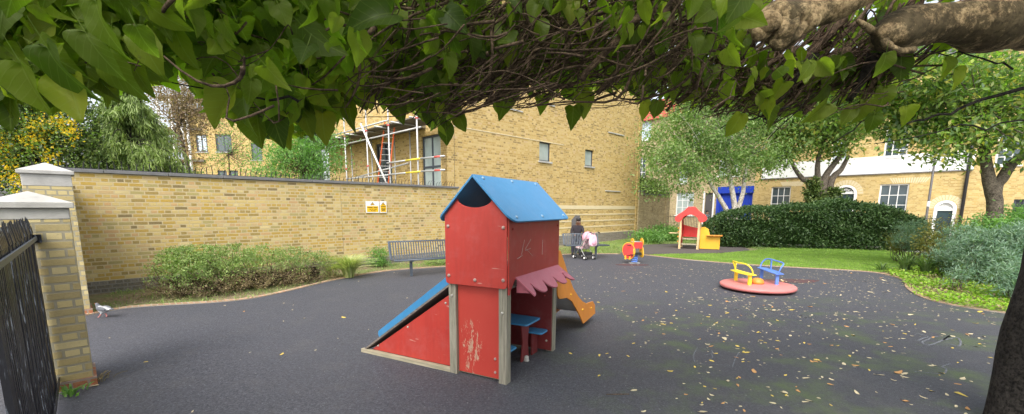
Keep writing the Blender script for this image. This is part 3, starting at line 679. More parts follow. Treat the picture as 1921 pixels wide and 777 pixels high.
# ------------------------------------------------------------------ terraced houses
T0 = np.array([17.3, 28.0]); TD = np.array([.648, -.762]); TD = TD / np.linalg.norm(TD); TROT = math.atan2(TD[1], TD[0])
def tl(px, py): return PL(px, py, T0, TD)
def X(px, py=380): return tl(px, py)[0]
def Zp(px, py): return tl(px, py)[1]
def arch(x0, x1, z0, zs, n=14, inset=0):
    cx, r = (x0 + x1) / 2, (x1 - x0) / 2 - inset; return [(x0 + inset, z0), (x1 - inset, z0)] + [(cx + r * math.cos(math.pi * i / n), zs + r * math.sin(math.pi * i / n)) for i in range(n + 1)]
def house(label, x0, x1, top, mat, wl, name='terraced_house', zb=-1.0):
    t = thing(name, label, 'house', (T0[0], T0[1], 0), TROT, 'terraced houses across the street')
    hs2 = [(a, b, c, d) for (a, b, c, d, *_) in wl]
    wall_mb(x1, zb, top, hs2, 0, .3, x0).build('wall', mat, t)
    MB().box(x0 + .01, x1 - .01, .32, 7, zb, top - .01).build('inner_wall', M['door_grey'], t)
    rf = MB(); rf.prism([(-.25, top), (7.3, top), (3.5, top + 2.4)], x0, x1, 'x'); rf.build('roof', M['roof_red' if x1 < X(1420) else 'slate'], t)
    for (a, b, c, d, cols, rows, fm, gm, inner) in wl:
        if cols: window(t, a, b, c, d, .07, .07, cols, rows, fm, gm, 'white', .035, inner=inner)
    return t
hA0, hA1, hB1, hC1 = X(1150), X(1413), X(1815), X(2100)
def wrect(px0, px1, py0, py1, cols, rows, fm='white', gm='glass', inner=None, zb=None):
    pm = (px0 + px1) / 2; return (X(px0, (py0 + py1) / 2), X(px1, (py0 + py1) / 2), Zp(pm, py1) if zb is None else zb, Zp(pm, py0), cols, rows, fm, gm, inner)
wlA = [wrect(1198, 1222, 226, 263, 2, 2, gm='glass_sky'), wrect(1196, 1211, 296, 334, 2, 4), wrect(1268, 1301, 361, 404, 3, 3, gm='glass_pale', inner=(0, 1)),
       wrect(1274, 1290, 316, 344, 2, 2, gm='glass_sky'), wrect(1349, 1366, 294, 330, 2, 3, gm='glass_sky'), wrect(1375, 1389, 294, 330, 2, 3), wrect(1300, 1318, 240, 275, 2, 3), wrect(1352, 1374, 235, 270, 2, 3)]
dA = (X(1322), X(1337), -.6, Zp(1330, 362), 0, 0, 0, 0, 0); gA_ = (X(1347), X(1411), -.6, Zp(1380, 350), 0, 0, 0, 0, 0)
hA = house('greyish brick terraced house with blue garage doors and a grey front door', hA0, hA1, 8.6, M['brick_grey'], wlA + [dA, gA_])
MB().box(dA[0], dA[1], .10, .15, -.6, dA[3]).build('front_door', M['door_grey'], hA)
MB().box(dA[0] - .12, dA[0] - .002, -.03, .12, -.6, dA[3] + .1).build('door_post', M['white'], hA); MB().box(dA[1] + .002, dA[1] + .12, -.03, .12, -.6, dA[3] + .1).build('door_post', M['white'], hA)
gd_ = MB().box(gA_[0], gA_[1], .12, .17, -.6, gA_[3] - .45); 
for i in range(5):
    x = gA_[0] + (gA_[1] - gA_[0]) * (i + .5) / 5; gd_.box(x - .02, x + .02, .10, .12, -.6, gA_[3] - .5)
g1 = gd_.build('garage_door', M['garage'], hA); MB().box(gA_[0] - .05, gA_[1] + .05, -.06, .12, gA_[3] - .45, gA_[3]).build('garage_lintel', M['garage'], hA)
MB().box(gA_[0] - .1, gA_[0] + .12, -.05, .1, -.6, gA_[3] - .46).build('garage_post', M['garage'], hA)
wlB = [wrect(1464, 1502, 350, 0, 3, 4, zb=.9), wrect(1674, 1731, 344.5, 0, 3, 4, zb=.75, inner=(0, .45)),
       wrect(1560, 1590, 262, 306, 3, 4, gm='glass_sky'), wrect(1660, 1705, 240, 296, 3, 4), wrect(1455, 1488, 270, 312, 3, 4)]
d1 = (X(1563), X(1606), -.6, Zp(1585, 347), 0, 0, 0, 0, 0); d2 = (X(1754), X(1797), -.9, Zp(1776, 376), 0, 0, 0, 0, 0)
hB = house('yellow brick terraced house with a white band above two arched doorways', hA1, hB1, 9.2, M['brick_terrace'], wlB + [d1, d2])
def arched(d, zb, lint, parent, fan=False):
    x0, x1, _, zt = d[:4]; w_ = x1 - x0; zs2 = zt - w_ / 2; cx = (x0 + x1) / 2; r = w_ / 2
    # brick spandrels close the square hole down to the arch
    for s_ in (0, 1):
        pts = [(cx + r * math.cos(math.pi * (i / 16)), zs2 + r * math.sin(math.pi * i / 16)) for i in (range(0, 9) if s_ else range(16, 7, -1))]
        pts = pts + [(x1 if s_ else x0, zt)]; MB().prism(pts, .0, .25, 'y').build('arch_spandrel', M['brick_terrace'], parent)
    fo, fi = arch(x0, x1, zb, zs2, 16, .0), arch(x0, x1, zb, zs2, 16, .13)
    n = len(fo); mb = MB(); vs = []
    for y in (-.03, .1):
        vs += [(p[0], y, p[1]) for p in fo] + [(p[0], y, p[1]) for p in fi]
    fs = []
    for i in range(1, n):
        j = (i + 1) % n; 
        fs += [(i, j, n + j, n + i), (2 * n + i, 2 * n + j, 3 * n + j, 3 * n + i), (i, j, 2 * n + j, 2 * n + i), (n + i, n + j, 3 * n + j, 3 * n + i)]
    fr = mb.add(vs, fs).build('door_surround', M['white'], parent)
    MB().box(x0 + .132, x1 - .132, .02, .10, lint - .08, lint + .06).build('transom', M['white'], fr)
    MB().box(x0 + .13, x1 - .13, .09, .14, zb, lint - .08).build('front_door', M['door_green'], parent)
    fl = arch(x0, x1, lint + .06, zs2, 16, .14); fl[0] = (x0 + .14, lint + .06); fl[1] = (x1 - .14, lint + .06)
    MB().prism(fl, .10, .11, 'y').build('fanlight', M['glass_dark' if fan else 'white'], parent)
    if fan:
        fb = MB(); zc = lint + .08; rr = r - .16
        for i in range(1, 6):
            a = math.pi * i / 6; fb.tube([(cx + .12 * math.cos(a), .07, zc + .08 * math.sin(a)), (cx + rr * math.cos(a), .07, zc + (zt - .2 - zc) * math.sin(a))], .014, 5)
        for q in (.35, .7): fb.tube([(cx + rr * q * math.cos(math.pi * k / 12), .07, zc + (zt - .2 - zc) * q * math.sin(math.pi * k / 12)) for k in range(13)], .014, 5)
        fb.tube([(cx + .14 * math.cos(2 * math.pi * k / 12), .065, zc + .3 + .14 * math.sin(2 * math.pi * k / 12)) for k in range(12)], .016, 5, True)
        fb.build('fanlight_bars', M['white'], fr)
arched(d1, -.6, Zp(1585, 361.5), hB, True); arched(d2, -.9, Zp(1776, 392.5), hB, False)
zb0 = Zp(1440, 336); zb1 = Zp(1440, 313); MB().box(X(1425), hB1 + .02, -.06, -.001, zb0, zb1 + .18).build('white_band', M['white'], hB)
MB().box(X(1425), hB1 + .02, -.075, -.0615, zb0 - .02, zb0 + .035).build('band_moulding', M['coping'], hB)
for (cx, zt, hw) in ((X(1700), Zp(1700, 344), .62), (X(1483), Zp(1483, 350), .5)):      # flat gauged arches
    mb = MB()
    for k in range(-7, 8):
        a = k / 7; x = cx + a * hw; mb.prism([(x - .03, zt + .02), (x + .03, zt + .02), (x + .04 + a * .16, zt + .30), (x - .04 + a * .16, zt + .30)], -.006, -.001, 'y')
    mb.build('gauged_arch', M['band'], hB)
for d, w3 in ((d1, .28), (d2, .28)):
    x0, x1, _, zt = d[:4]; cx = (x0 + x1) / 2; r = (x1 - x0) / 2; zs2 = zt - r; mb = MB()
    for k in range(15):
        a0, a1 = math.pi * (k + .08) / 15, math.pi * (k + .92) / 15
        mb.prism([(cx + (r + q) * math.cos(a), zs2 + (r + q) * math.sin(a)) for a, q in ((a0, .03), (a1, .03), (a1, w3), (a0, w3))], -.006, -.001, 'y')
    mb.build('brick_arch', M['band'], hB)
hC = house('yellow brick terraced house at the right edge with a dark window behind the big tree', hB1, hC1, 9.2, M['brick_terrace'], [(X(1898, 400), X(1935, 400), .2, Zp(1912, 374), 2, 2, 'dgrey', 'glass_dark', None), wrect(1870, 1920, 250, 310, 3, 4)])
dpx = X(1812, 350); MB().tube([(dpx, -.10, -.9), (dpx, -.10, 8.8)], .07, 10).build('drainpipe', M['black'], hC, smooth=True)
# slim street lamp post with a white sticker
p = AT(1736, 420, 20.4)[:2]
lmp = thing('street_lamp', 'slim dark street lamp post with a white sticker between the sash window and arched door', 'street lamp', (p[0], p[1], -.012))
MB().tube([(0, 0, 0), (0, 0, 1.1), (0, 0, 1.15), (0, 0, 5.6)], [.075, .075, .05, .04], 10).build('post', M['door_grey'], lmp, smooth=True)
MB().tube(bez((0, 0, 5.6), (0, 0, 6.0), (-.5, -.2, 6.05), 6), .03, 8).build('arm', M['door_grey'], lmp, smooth=True); MB().ell((-.65, -.26, 6.03), (.25, .12, .07)).build('lantern', M['galv'], lmp, smooth=True)
zst = AT(1739, 382, p[1])[2]; MB().tube([(0, 0, zst - .12), (0, 0, zst + .12)], .056, 10).build('sticker', M['white'], lmp)
# street railings seen behind the little play house and right of the hedge
def railing(label, a, b, h, n, zb=0):
    a = np.array(a); b = np.array(b); d = b - a; l_ = float(np.linalg.norm(d)); t = thing('street_railing', label, 'railing', (a[0], a[1], zb), math.atan2(d[1], d[0]), 'street railings')
    for z in (.15, h - .12): MB().box(0, l_, -.012, .012, z, z + .03).build('rail', M['black'], t)
    for i in range(n):
        x = l_ * (i + .5) / n; MB().lathe([(.011, 0), (.011, h), (.002, h + .08)], 5, (x, 0, 0)).build('bar', M['black'], t)
railing('black street railing behind the little red roofed play house', G(1252, 440), (11.6, 25.3), 1.25, 26)
railing('black street railing in front of the arched door at the right', (18.2, 19.7), (23.5, 16.8), 1.35, 30)

# ------------------------------------------------------------------ distant flats at upper left
f0 = AT(318, 330, 31.0); FD = az(82)
fl = thing('distant_flats', 'distant yellow brick flats with dark grey windows above the weeping conifer', 'building', (f0[0], f0[1], 0), R(90 - 82))
def fl_(px, py): return PL(px, py, f0[:2], FD)
fw_ = []
for (a, b, c, d) in ((366, 387, 252, 285), (403, 433, 252, 285), (408, 425, 320, 336), (429, 446, 320, 336), (470, 490, 268, 300)):
    x0, _ = fl_(a, c); x1, _ = fl_(b, c); _, z1 = fl_((a + b) / 2, c); _, z0 = fl_((a + b) / 2, d); fw_.append((x0, x1, z0, z1))
fx0 = fl_(345, 300)[0]; fx1 = fl_(560, 300)[0]; fzt = fl_(420, 212)[1]
wall_mb(fx1, 0, fzt, fw_, 0, .3, fx0).build('wall', M['brick_block'], fl)
for i, q in enumerate(fw_): window(fl, *q, .06, .09, 2, 1, 'dgrey', 'glass_sky' if i == 0 else 'glass', 'stone', .07)
MB().box(fx0, fx1, .34, 6, 0, fzt).build('inner_wall', M['door_grey'], fl); MB().box(fx0 - .3, fx1 + .3, -.3, 6, fzt, fzt + .25).build('roof', M['coping'], fl)
sx0 = fl_(305, 300)[0]; stz = fl_(330, 180)[1]
MB().box(sx0, fx0 - .01, 1.2, 5, 0, stz).build('glazed_bay', M['glass_sky'], fl)
for z in np.linspace(2.8, stz, 4): MB().box(sx0 - .2, fx0 + 1.4, -.2, 1.2, z - .15, z).build('balcony_floor', M['planks'], fl)
for px in (312, 335, 352, 362): x = fl_(px, 300)[0]; MB().tube([(x, -.25, 0), (x, -.25, stz)], .09, 8).build('column', M['white'], fl)
nb = MB().box(0, 9, 0, 6, 0, 10.2); o = nb.build('white_building', M['white'], None, loc=(-9.5, 36, 0), rot=(0, 0, R(8))); tag(o, 'pale rendered building glimpsed through the leaves above the scaffolding', 'building')

# ------------------------------------------------------------------ the big play house (local x right, y away)
PN = np.array([-.048, 3.782]); PAZD = 28.2; pe1 = az(PAZD); pex = np.array([pe1[1], -pe1[0]])
def plx(px, py, x=0.0): return PL(px, py, PN + pex * x, pe1)              # -> (local y, z) on a side plane
def ply(px, py, y=0.0): return PL(px, py, PN + pe1 * y, pex)              # -> (local x, z) on a front plane
def plz(px, py, z):
    g = G(px, py, z) - PN; return float(g @ pex), float(g @ pe1)
PH = thing('play_house', 'large red play house tower with a blue roof, climbing ramp and orange slide', 'play house', (PN[0], PN[1], 0), -R(PAZD))
W_, D_ = .678, 1.206
def bolt(p, n, parent, r=.017, mat='bolt'):
    """domed cap at p with outward normal n"""
    q = Vector(n).to_track_quat('Z', 'Y').to_matrix()
    return MB().lathe([(r, -.006), (r, .002), (r * .92, .007), (r * .6, .011), (r * .1, .0125)], 12, p, q).build('bolt', M[mat], parent, smooth=True)
RZ, EZ, RO = 1.95, 1.531, .079
# front panel with the scooped top
cxp = -W_ / 2
def roofz(x): return RZ - .028 - abs(x - cxp) * (RZ - EZ) / (W_ / 2 + RO)
pts = [(-.022, .919 + .0)] 
out = [(-W_ + .03, .919), (-.03, .919), (-.009, .928), (0, .949), (0, roofz(0)), (-.15, roofz(-.15))]
for i in range(1, 12):
    a = math.pi * i / 12; out.append((cxp + .189 * math.cos(a), roofz(-.15) - .082 * math.sin(a)))
out += [(-W_ + .15, roofz(-W_ + .15)), (-W_, roofz(-W_)), (-W_, .949), (-W_ + .009, .928)]
fp = MB().prism(out, 0, .018, 'y').build('front_panel', M['red'], PH, bevel=.003)
for x, z in ((-.035, 1.475), (-W_ + .04, 1.475), (-.035, 1.0), (-W_ + .04, 1.0), (-W_ / 2, .978)): bolt((x, 0, z), (0, -1, 0), fp)
bp_out = [(-W_, .60), (0, .60), (0, roofz(0)), (cxp, roofz(cxp) - .02), (-W_, roofz(-W_))]
# back gable above the slide opening
MB().prism([(-W_ + .01, 1.30), (-.01, 1.30), (-.01, roofz(-.01)), (cxp, roofz(cxp)), (-W_ + .01, roofz(-W_ + .01))], D_ - .012, D_ + .006, 'y').build('back_gable', M['dred'], PH, bevel=.003)
MB().box(-W_ + .02, -.012, D_ - .125, D_ - .107, .02, .90).build('back_panel', M['shaded_maroon'], PH)
MB().box(-W_ + .02, -W_ + .038, .12, D_ - .13, .02, .90).build('added_side_panel', M['shaded_maroon'], PH)  # added to close the open left side and keep light out of the interior
bolt((-.07, D_ - .125, .13), (0, -1, 0), PH, .013, 'bolt_grey'); bolt((-.10, D_ - .125, .66), (0, -1, 0), PH, .010, 'dred')
# sides
sp_ = MB().prism([(.03, .86), (.05, .86), (.06, .90)] + [(.14 + .5 * 0, .99)] + [(D_ - .16, .99), (D_ - .08, .90), (D_, .90), (D_, 1.548), (.03, 1.548)], -.006, .012, 'x').build('side_panel', M['dred'], PH, bevel=.003)
for y, z in ((.09, 1.46), (D_ - .05, 1.46)): bolt((.012, y, z), (1, 0, 0), sp_, .012, 'dred')
MB().box(.0005, .0125, .019, .029, .93, 1.56).build('panel_edge', M['red'], PH)
MB().box(-W_ - .012, -W_ + .006, .5, D_, .95, 1.548).build('side_panel', M['dred'], PH, bevel=.003)
# scratched letters on the right side panel
mb = MB()
for a, b in (((978, 478), (984, 450)), ((985, 470), (996, 466)), ((996, 449), (985, 468)), ((988, 468), (999, 480)), ((1017, 478), (1018, 450)), ((970, 486), (980, 479))):
    p, q = plx(*a, .013), plx(*b, .013); mb.tube([(.0135, p[0], p[1]), (.0135, q[0], q[1])], .0016, 4)
tag(mb.build('scratched_letters', M['scratch'] if 'scratch' in M else M['stone'], PH), 'pale scratched letters on the red side panel')
# posts: pairs of grooved weathered timbers
def post(x0, y0, z1, s=.085):
    mb = MB(); g = .006; h = s / 2
    o = [(0, 0), (h - g, 0), (h, g), (h + g, 0), (s, 0), (s, h - g), (s - g, h), (s, h + g), (s, s), (0, s), (0, h + g), (g, h), (0, h - g)]
    return mb.prism([(x0 + p[0], y0 + p[1]) for p in o], -.05, z1, 'z').build('post', M['wood'], PH, bevel=.004)
ps = [post(-.098, .024, .96), post(-W_ + .012, .024, .96), post(-.088, D_ - .09, .96), post(-W_ + .01, D_ - .09, .96)]
bolt((-.058, .024, .69), (0, -1, 0), ps[0], .013, 'bolt_grey'); bolt((-W_ + .055, .024, .80), (0, -1, 0), ps[1], .013, 'bolt_grey')
def worn():
    t = NT('worn_red_panel'); o = t.obj(); c = t.mix(t.noise(2.3, 4, o), (.40, .030, .022), (.47, .065, .045))
    mp = t.new('Mapping'); mp.inputs['Location'].default_value = (.44, 0, -.26); t.l(o, mp.inputs[0])
    sx = t.new('Mapping'); sx.inputs['Scale'].default_value = (7.5, 1, 3.2); t.l(mp.outputs[0], sx.inputs[0])
    g = t.new('VectorMath', operation='LENGTH'); t.l(sx.outputs[0], g.inputs[0])
    mst = t.new('Mapping'); mst.inputs['Scale'].default_value = (26, 26, 9); t.l(o, mst.inputs[0]); nz = t.math('MULTIPLY', t.math('SUBTRACT', t.noise(1.0, 10, mst.outputs[0], .82), .5), 2.6); mask = t.math('SUBTRACT', t.math('ADD', nz, .60), t.math('MULTIPLY', g.outputs['Value'], .30))
    m_ = t.ramp(mask, [(.50, 0.0), (.57, 1.0)]); c = t.mix(t.math('MULTIPLY', m_, .8), c, t.mix(t.noise(9, 4, o), (.60, .47, .34), (.34, .30, .20)))
    spk = t.ramp(t.noise(55, 5, o, .8), [(.68, 0.0), (.73, .8)]); c = t.mix(spk, c, (.55, .40, .28)); t.bump(m_, .2, -.003); return t.fin(c, .5, .4)
lp_ = MB().box(-W_ + .10, -.10, .06, .078, .025, .918).build('lower_panel', worn(), PH, bevel=.002)
for x, z in ((-.155, .22), (-.155, .085)): bolt((x, .06, z), (0, -1, 0), lp_, .014)
MB().box(-W_ + .098, -.098, -.02 + .12, .16, 0, .03).build('base_beam', M['woodx'], PH)
# roof
roof = []
for sgn, nm in ((1, 'r'), (-1, 'l')):
    ex = W_ / 2 + RO; run = math.hypot(ex, RZ - EZ); ang = math.atan2(RZ - EZ, ex)
    o = [(0, -.032), (run - .11, -.032)] + [(run - .11 + .11 * math.sin(R(a)), .078 - .11 * math.cos(R(a))) for a in (15, 30, 45, 60, 75, 90)] + [(run, 1.334 - .06)] + [(run - .06 + .06 * math.cos(R(a)), 1.294 + .06 * math.sin(R(a))) for a in (22, 45, 68, 90)] + [(0.0, 1.354)]
    Mr = Matrix.Translation((cxp, 0, RZ)) @ (Matrix.Rotation(ang, 4, 'Y') if sgn > 0 else Matrix.Scale(-1, 4, (1, 0, 0)) @ Matrix.Rotation(ang, 4, 'Y'))
    rp = MB().prism(o, -.02, 0, 'z', Mr).build('roof_panel', M['blue'], PH, bevel=.004); roof.append(rp)
    for yy in (.10, .66, 1.24):
        for rr in (.045, run - .05):
            p = Mr @ Vector((rr, yy, 0)); nrm = (Mr.to_3x3() @ Vector((0, 0, 1))); bolt(tuple(p), tuple(nrm), rp, .017, 'bolt_blue')
MB().box(cxp - .35, cxp + .35, .15, 1.2, 1.35 - .0, 1.352).build('inner_floor', M['dred'], PH) if False else None
MB().box(-W_ + .02, -.02, .08, D_ - .02, .905, .925).build('deck', M['ply'], PH)
# awning with a scalloped lower edge
aT, aB, ao, a0, a1 = 1.013, .865, .198, .149, 1.20
La = math.hypot(ao, aT - aB); n = 4; o = [(a0, 0), (a1, 0)]
lo = []
for k in range(81):
    t = k / 80; y = (a1 + .0) - (a1 - a0) * t; ph = (t * 4.0) % 1.0; wv = .5 + .5 * math.cos(2 * math.pi * ph ** 1.25)
    lo.append((y - .03 * math.sin(2 * math.pi * ph), La * (.50 + .54 * wv ** .85)))
Ma = Matrix.Translation((.012, 0, aT)) @ Matrix.Rotation(math.atan2(aT - aB, ao), 4, 'Y')
aw = MB().prism([(q, p) for p, q in [(a0, 0), (a1 - .02, 0)]] + [(q, p) for p, q in lo], -.016, .0, 'z', Ma).build('awning', M['awn'], PH, bevel=.003)
for y in (a0 + .12, a1 - .12): p = Ma @ Vector((La * .52, y, 0)); bolt(tuple(p), tuple(Ma.to_3x3() @ Vector((0, 0, 1))), aw, .013, 'awn')
for y in (a0 + .02, a1 - .05):
    MB().prism([(.012, .86), (.012, 1.0), (.15, .87)], y, y + .018, 'y').build('awning_bracket', M['awn'], PH, bevel=.002)
# climbing ramp on the left
TX = -1.893; sl_ = (.905 - .03) / (abs(TX) - W_)
tri = [(TX + .10, .045), (-W_ + .0, .045), (-W_ + .0, .80), ]
rs = MB().prism(tri, .075, .093, 'y').build('ramp_side_panel', M['red'], PH, bevel=.002)
for x, z in ((-1.70, .10), (-.74, .70), (-1.25, .38)): bolt((x, .075, z), (0, -1, 0), rs, .011, 'bolt_grey')
MB().prism([(TX + .10, .045), (-W_, .045), (-W_, .80)], .56, .578, 'y').build('ramp_side_panel', M['dred'], PH)
dx, dz = abs(TX) - W_ + .03, .88; Lr = math.hypot(dx, dz); ra = math.atan2(dz, dx)
Mr = Matrix.Translation((TX, 0, .018)) @ Matrix.Rotation(-ra, 4, 'Y')
MB().box(.0, Lr, .045, .62, 0, .022, Mr).build('ramp_board', M['ply'], PH, bevel=.003)
for y in (.05, .60):
    o = [(Lr * .20, .022), (Lr, .022), (Lr, .095), (Lr * .225, .085), (Lr * .205, .06)]
    MB().prism(o, y, y + .02, 'y', Mr).build('ramp_rail', M['blue'], PH, bevel=.003)
for k in range(5): MB().box(Lr * (.3 + .14 * k), Lr * (.3 + .14 * k) + .03, .08, .59, .0225, .045, Mr).build('ramp_cleat', M['woodx'], PH)
MB().box(TX - .04, -W_ + .012, .03, .078, -.02, .042).build('ramp_base_beam', M['woodx'], PH, bevel=.006)
MB().box(TX - .02, -W_ + .012, .56, .61, -.02, .042).build('ramp_base_beam', M['woodx'], PH, bevel=.006)
# orange slide at the back
so = [plx(*q) for q in ((1052, 470), (1060, 493), (1067, 517), (1076, 541), (1086, 557), (1094, 566), (1101, 569.5), (1107, 567.5), (1113, 565.5), (1116.5, 572), (1117, 588), (1106, 598), (1095, 607.5), (1090, 596), (1083, 582), (1074, 566), (1064, 559), (1056, 560.5), (1050, 561), (1047.5, 556), (1040, 470))]
so = [(p[0], max(p[1], .004)) for p in so]; so[0] = (so[0][0], so[0][1]); 
for x in (-.02, -.56):
    sp2 = MB().prism(so, x, x + .018, 'x').build('slide_side', M['orange'], PH, bevel=.003)
    for q in ((1071, 553), (1093, 581), (1109, 578)): p = plx(*q); bolt((x + .018, p[0], p[1]), (1, 0, 0), sp2, .016, 'yellow')
ch = [(D_ - .02, .90), (D_ + .18, .84), (so[5][0] - .12, so[5][1] - .05), (so[6][0], so[6][1] - .11), (so[9][0] - .02, so[9][1] - .12)]
ch = spline(ch, 6); mb = MB(); vs = []
mb.add([(x, p[0], p[1]) for p in ch for x in (-.542, -.020)], [(2 * i, 2 * i + 1, 2 * i + 3, 2 * i + 2) for i in range(len(ch) - 1)])
o = mb.build('slide_bed', M['galv'], PH, smooth=True); so_ = o.modifiers.new('solid', 'SOLIDIFY'); so_.thickness = .01
yb_ = so[13][0] - .12; MB().prism([(D_ - .01, 0), (yb_, 0), (yb_ - .15, .10), (D_ - .01, .80)], -.30, -.285, 'x').build('under_slide_shade', M['black'], PH)  # added black sheet standing for the dark shade beneath the slide
# table and two stools built into the ground floor
tx, ty = plz(985, 602, .44)
def slab(x0, x1, y0, y1, z, nm, m='blue'): return MB().prism(rrect(x0, x1, y0, y1, .035), z - .02, z, 'z').build(nm, M[m], PH, bevel=.004)
slab(tx - .30, tx + .10, ty - .16, ty + .20, .445, 'table_top')
MB().prism([(-.09, 0), (.09, 0), (.06, .2), (.10, .424), (-.10, .424), (-.06, .2)], tx - .01, tx + .008, 'x', Matrix.Translation((0, ty, 0))).build('table_leg', M['shaded_maroon'], PH, bevel=.002)
s1x, s1y = plz(1010, 621, .27)
slab(s1x - .14, s1x + .08, s1y - .09, s1y + .10, .275, 'stool_seat'); MB().box(s1x - .06, s1x - .042, s1y - .07, s1y + .07, 0, .255).build('stool_leg', M['shaded_maroon'], PH)
s2x, s2y = plz(955, 654, .27)
slab(s2x - .14, s2x + .05, s2y - .09, s2y + .09, .275, 'stool_seat'); MB().box(s2x - .04, s2x - .022, s2y - .07, s2y + .07, 0, .255).build('stool_leg', M['shaded_maroon'], PH)
MB().lathe([(.03, 0), (.026, .05), (.01, .06)], 10, (tx + .03, ty - .02, 0)).build('floor_anchor', M['stone'], PH)

# ------------------------------------------------------------------ roundabout
mc = G(1420.5, 532.5, .12); MR = .70
mg = thing('roundabout', 'small pink disc roundabout with one yellow and one blue seat on the black surface', 'roundabout', (mc[0], mc[1], 0))
MB().lathe([(.30, .03), (MR - .05, .035), (MR - .01, .05), (MR, .075), (MR - .004, .105), (MR - .03, .122), (.02, .128)], 48).build('disc', M['pink'], mg, smooth=True)
MB().lathe([(.28, 0), (.28, .034)], 24).build('bearing', M['black'], mg)
MB().lathe([(.125, .126), (.122, .165), (.105, .205), (.065, .235), (.01, .245)], 24).build('centre_dome', M['orange'], mg, smooth=True)
def mgp(px, py, z): g = G(px, py, z) - mc; return np.array([g[0], g[1], z])
def rseat(name, mat, pa, pb, zs, h, flip):
    a = mgp(*pa, .125)[:2]; b = mgp(*pb, .125)[:2]; d = (b - a) / np.linalg.norm(b - a); n = np.array([-d[1], d[0]]); mid = (a + b) / 2
    if n @ mid < 0: n = -n
    s = MB(); l_ = np.linalg.norm(b - a) / 2
    st = bpy.data.objects.new(name, None); COL.objects.link(st); st.parent = mg; st.location = (mid[0], mid[1], 0); st.rotation_euler = (0, 0, math.atan2(d[1], d[0]))
    yo = 1 if Vector((-d[1], d[0])).dot(Vector(mid)) > 0 else -1
    for x in (-l_, l_): MB().box(x - .028, x + .028, -.028, .028, .12, zs).build('leg', M[mat], st, bevel=.004)
    seat = [(-l_ - .11, -.07 * yo), (l_ + .11, -.07 * yo), (l_ + .06, .10 * yo), (0, .14 * yo), (-l_ - .06, .10 * yo)]
    MB().prism(seat, zs, zs + .018, 'z').build('seat', M[mat], st, bevel=.004)
    yb = .09 * yo
    pth = [(-l_ - .07, -.02 * yo, zs), (-l_ - .08, .02 * yo, zs + h * .6), (-l_ + .0, yb, zs + h), (0, yb * 1.35, zs + h * 1.02), (l_ - .0, yb, zs + h), (l_ + .08, .02 * yo, zs + h * .6), (l_ + .07, -.02 * yo, zs)]
    MB().tube(spline(pth, 6), .014, 10).build('back_rail', M[mat], st, smooth=True)
    MB().box(-l_ * .5 - .02, -l_ * .5 + .02, yb * 1.1 - .008, yb * 1.1 + .008, zs + .015, zs + h).build('back_strut', M[mat], st)
rseat('yellow_seat', 'yellow_metal', (1380, 526), (1405.5, 534.5), .33, .21, 1)
rseat('blue_seat', 'blue_metal', (1428, 522), (1456.5, 534), .34, .22, 1)

# ------------------------------------------------------------------ spring rider
sr0 = G(1190, 494); sr = thing('spring_rider', 'red and yellow spring rocker with a blue coil spring', 'spring rider', (sr0[0], sr0[1], 0), R(9))
mb = MB(); mb.tube([(.085 * math.cos(a * .5), .085 * math.sin(a * .5), .02 + .24 * a / 50) for a in range(51)], .017, 8); mb.build('spring', M['blue_metal'], sr, smooth=True)
MB().box(-.16, .16, -.06, .06, 0, .022).build('base_plate', M['galv'], sr, bevel=.003)
MB().box(-.16, .16, -.14, .14, .265, .285).build('top_plate', M['black'], sr)
def fig8(x, nm='yellow_side'):
    o = [(y, z) for y, z in spline([(-.05, .18), (.09, .20), (.14, .34), (.10, .47), (.07, .52), (.13, .60), (.11, .71), (.02, .765), (-.08, .71), (-.10, .60), (-.05, .52), (-.10, .45), (-.15, .30), (-.12, .20)], 4, True)]
    return MB().prism(o, x, x + .022, 'x').build(nm, M['yellow'], sr, bevel=.004)
fig8(-.10); fig8(.20)
MB().box(-.10, .20, -.05, .05, .285, .33).build('seat', M['black'], sr, bevel=.01); MB().box(-.076, .20, -.085, -.065, .46, .64).build('red_panel', M['bright_red'], sr, bevel=.004)
MB().tube([(-.13, -.02, .655), (.25, -.02, .655)], .013, 8).build('handle', M['galv'], sr, smooth=True)
disc = [(x, z) for x, z in [(-.25 + .20 * math.cos(a * math.pi / 16) - .02 * math.sin(a * math.pi / 16), .38 + .255 * math.sin(a * math.pi / 16)) for a in range(32)]]
Mt = Matrix.Translation((.0, -.14, 0)) @ Matrix.Rotation(R(-42), 4, 'Z')
MB().prism(disc, -.012, .010, 'y', Mt).build('yellow_rim', M['yellow'], sr, bevel=.003)
d2_ = [(-.25 + (x + .25) * .9, .38 + (z - .38) * .92) for x, z in disc]
MB().prism(d2_, -.028, -.0125, 'y', Mt).build('red_disc', M['bright_red'], sr, bevel=.003)
for x in (-.33, -.20): MB().prism([(x - .03, .12), (x + .03, .12), (x + .02, .22), (x, .25), (x - .02, .22)], -.045, -.0285, 'y', Mt).build('yellow_foot', M['yellow'], sr, bevel=.003)
for z in (.25, .55): MB().tube([(-.30, -.12, z), (-.10, 0, z)], .014, 8).build('strut', M['black'], sr)

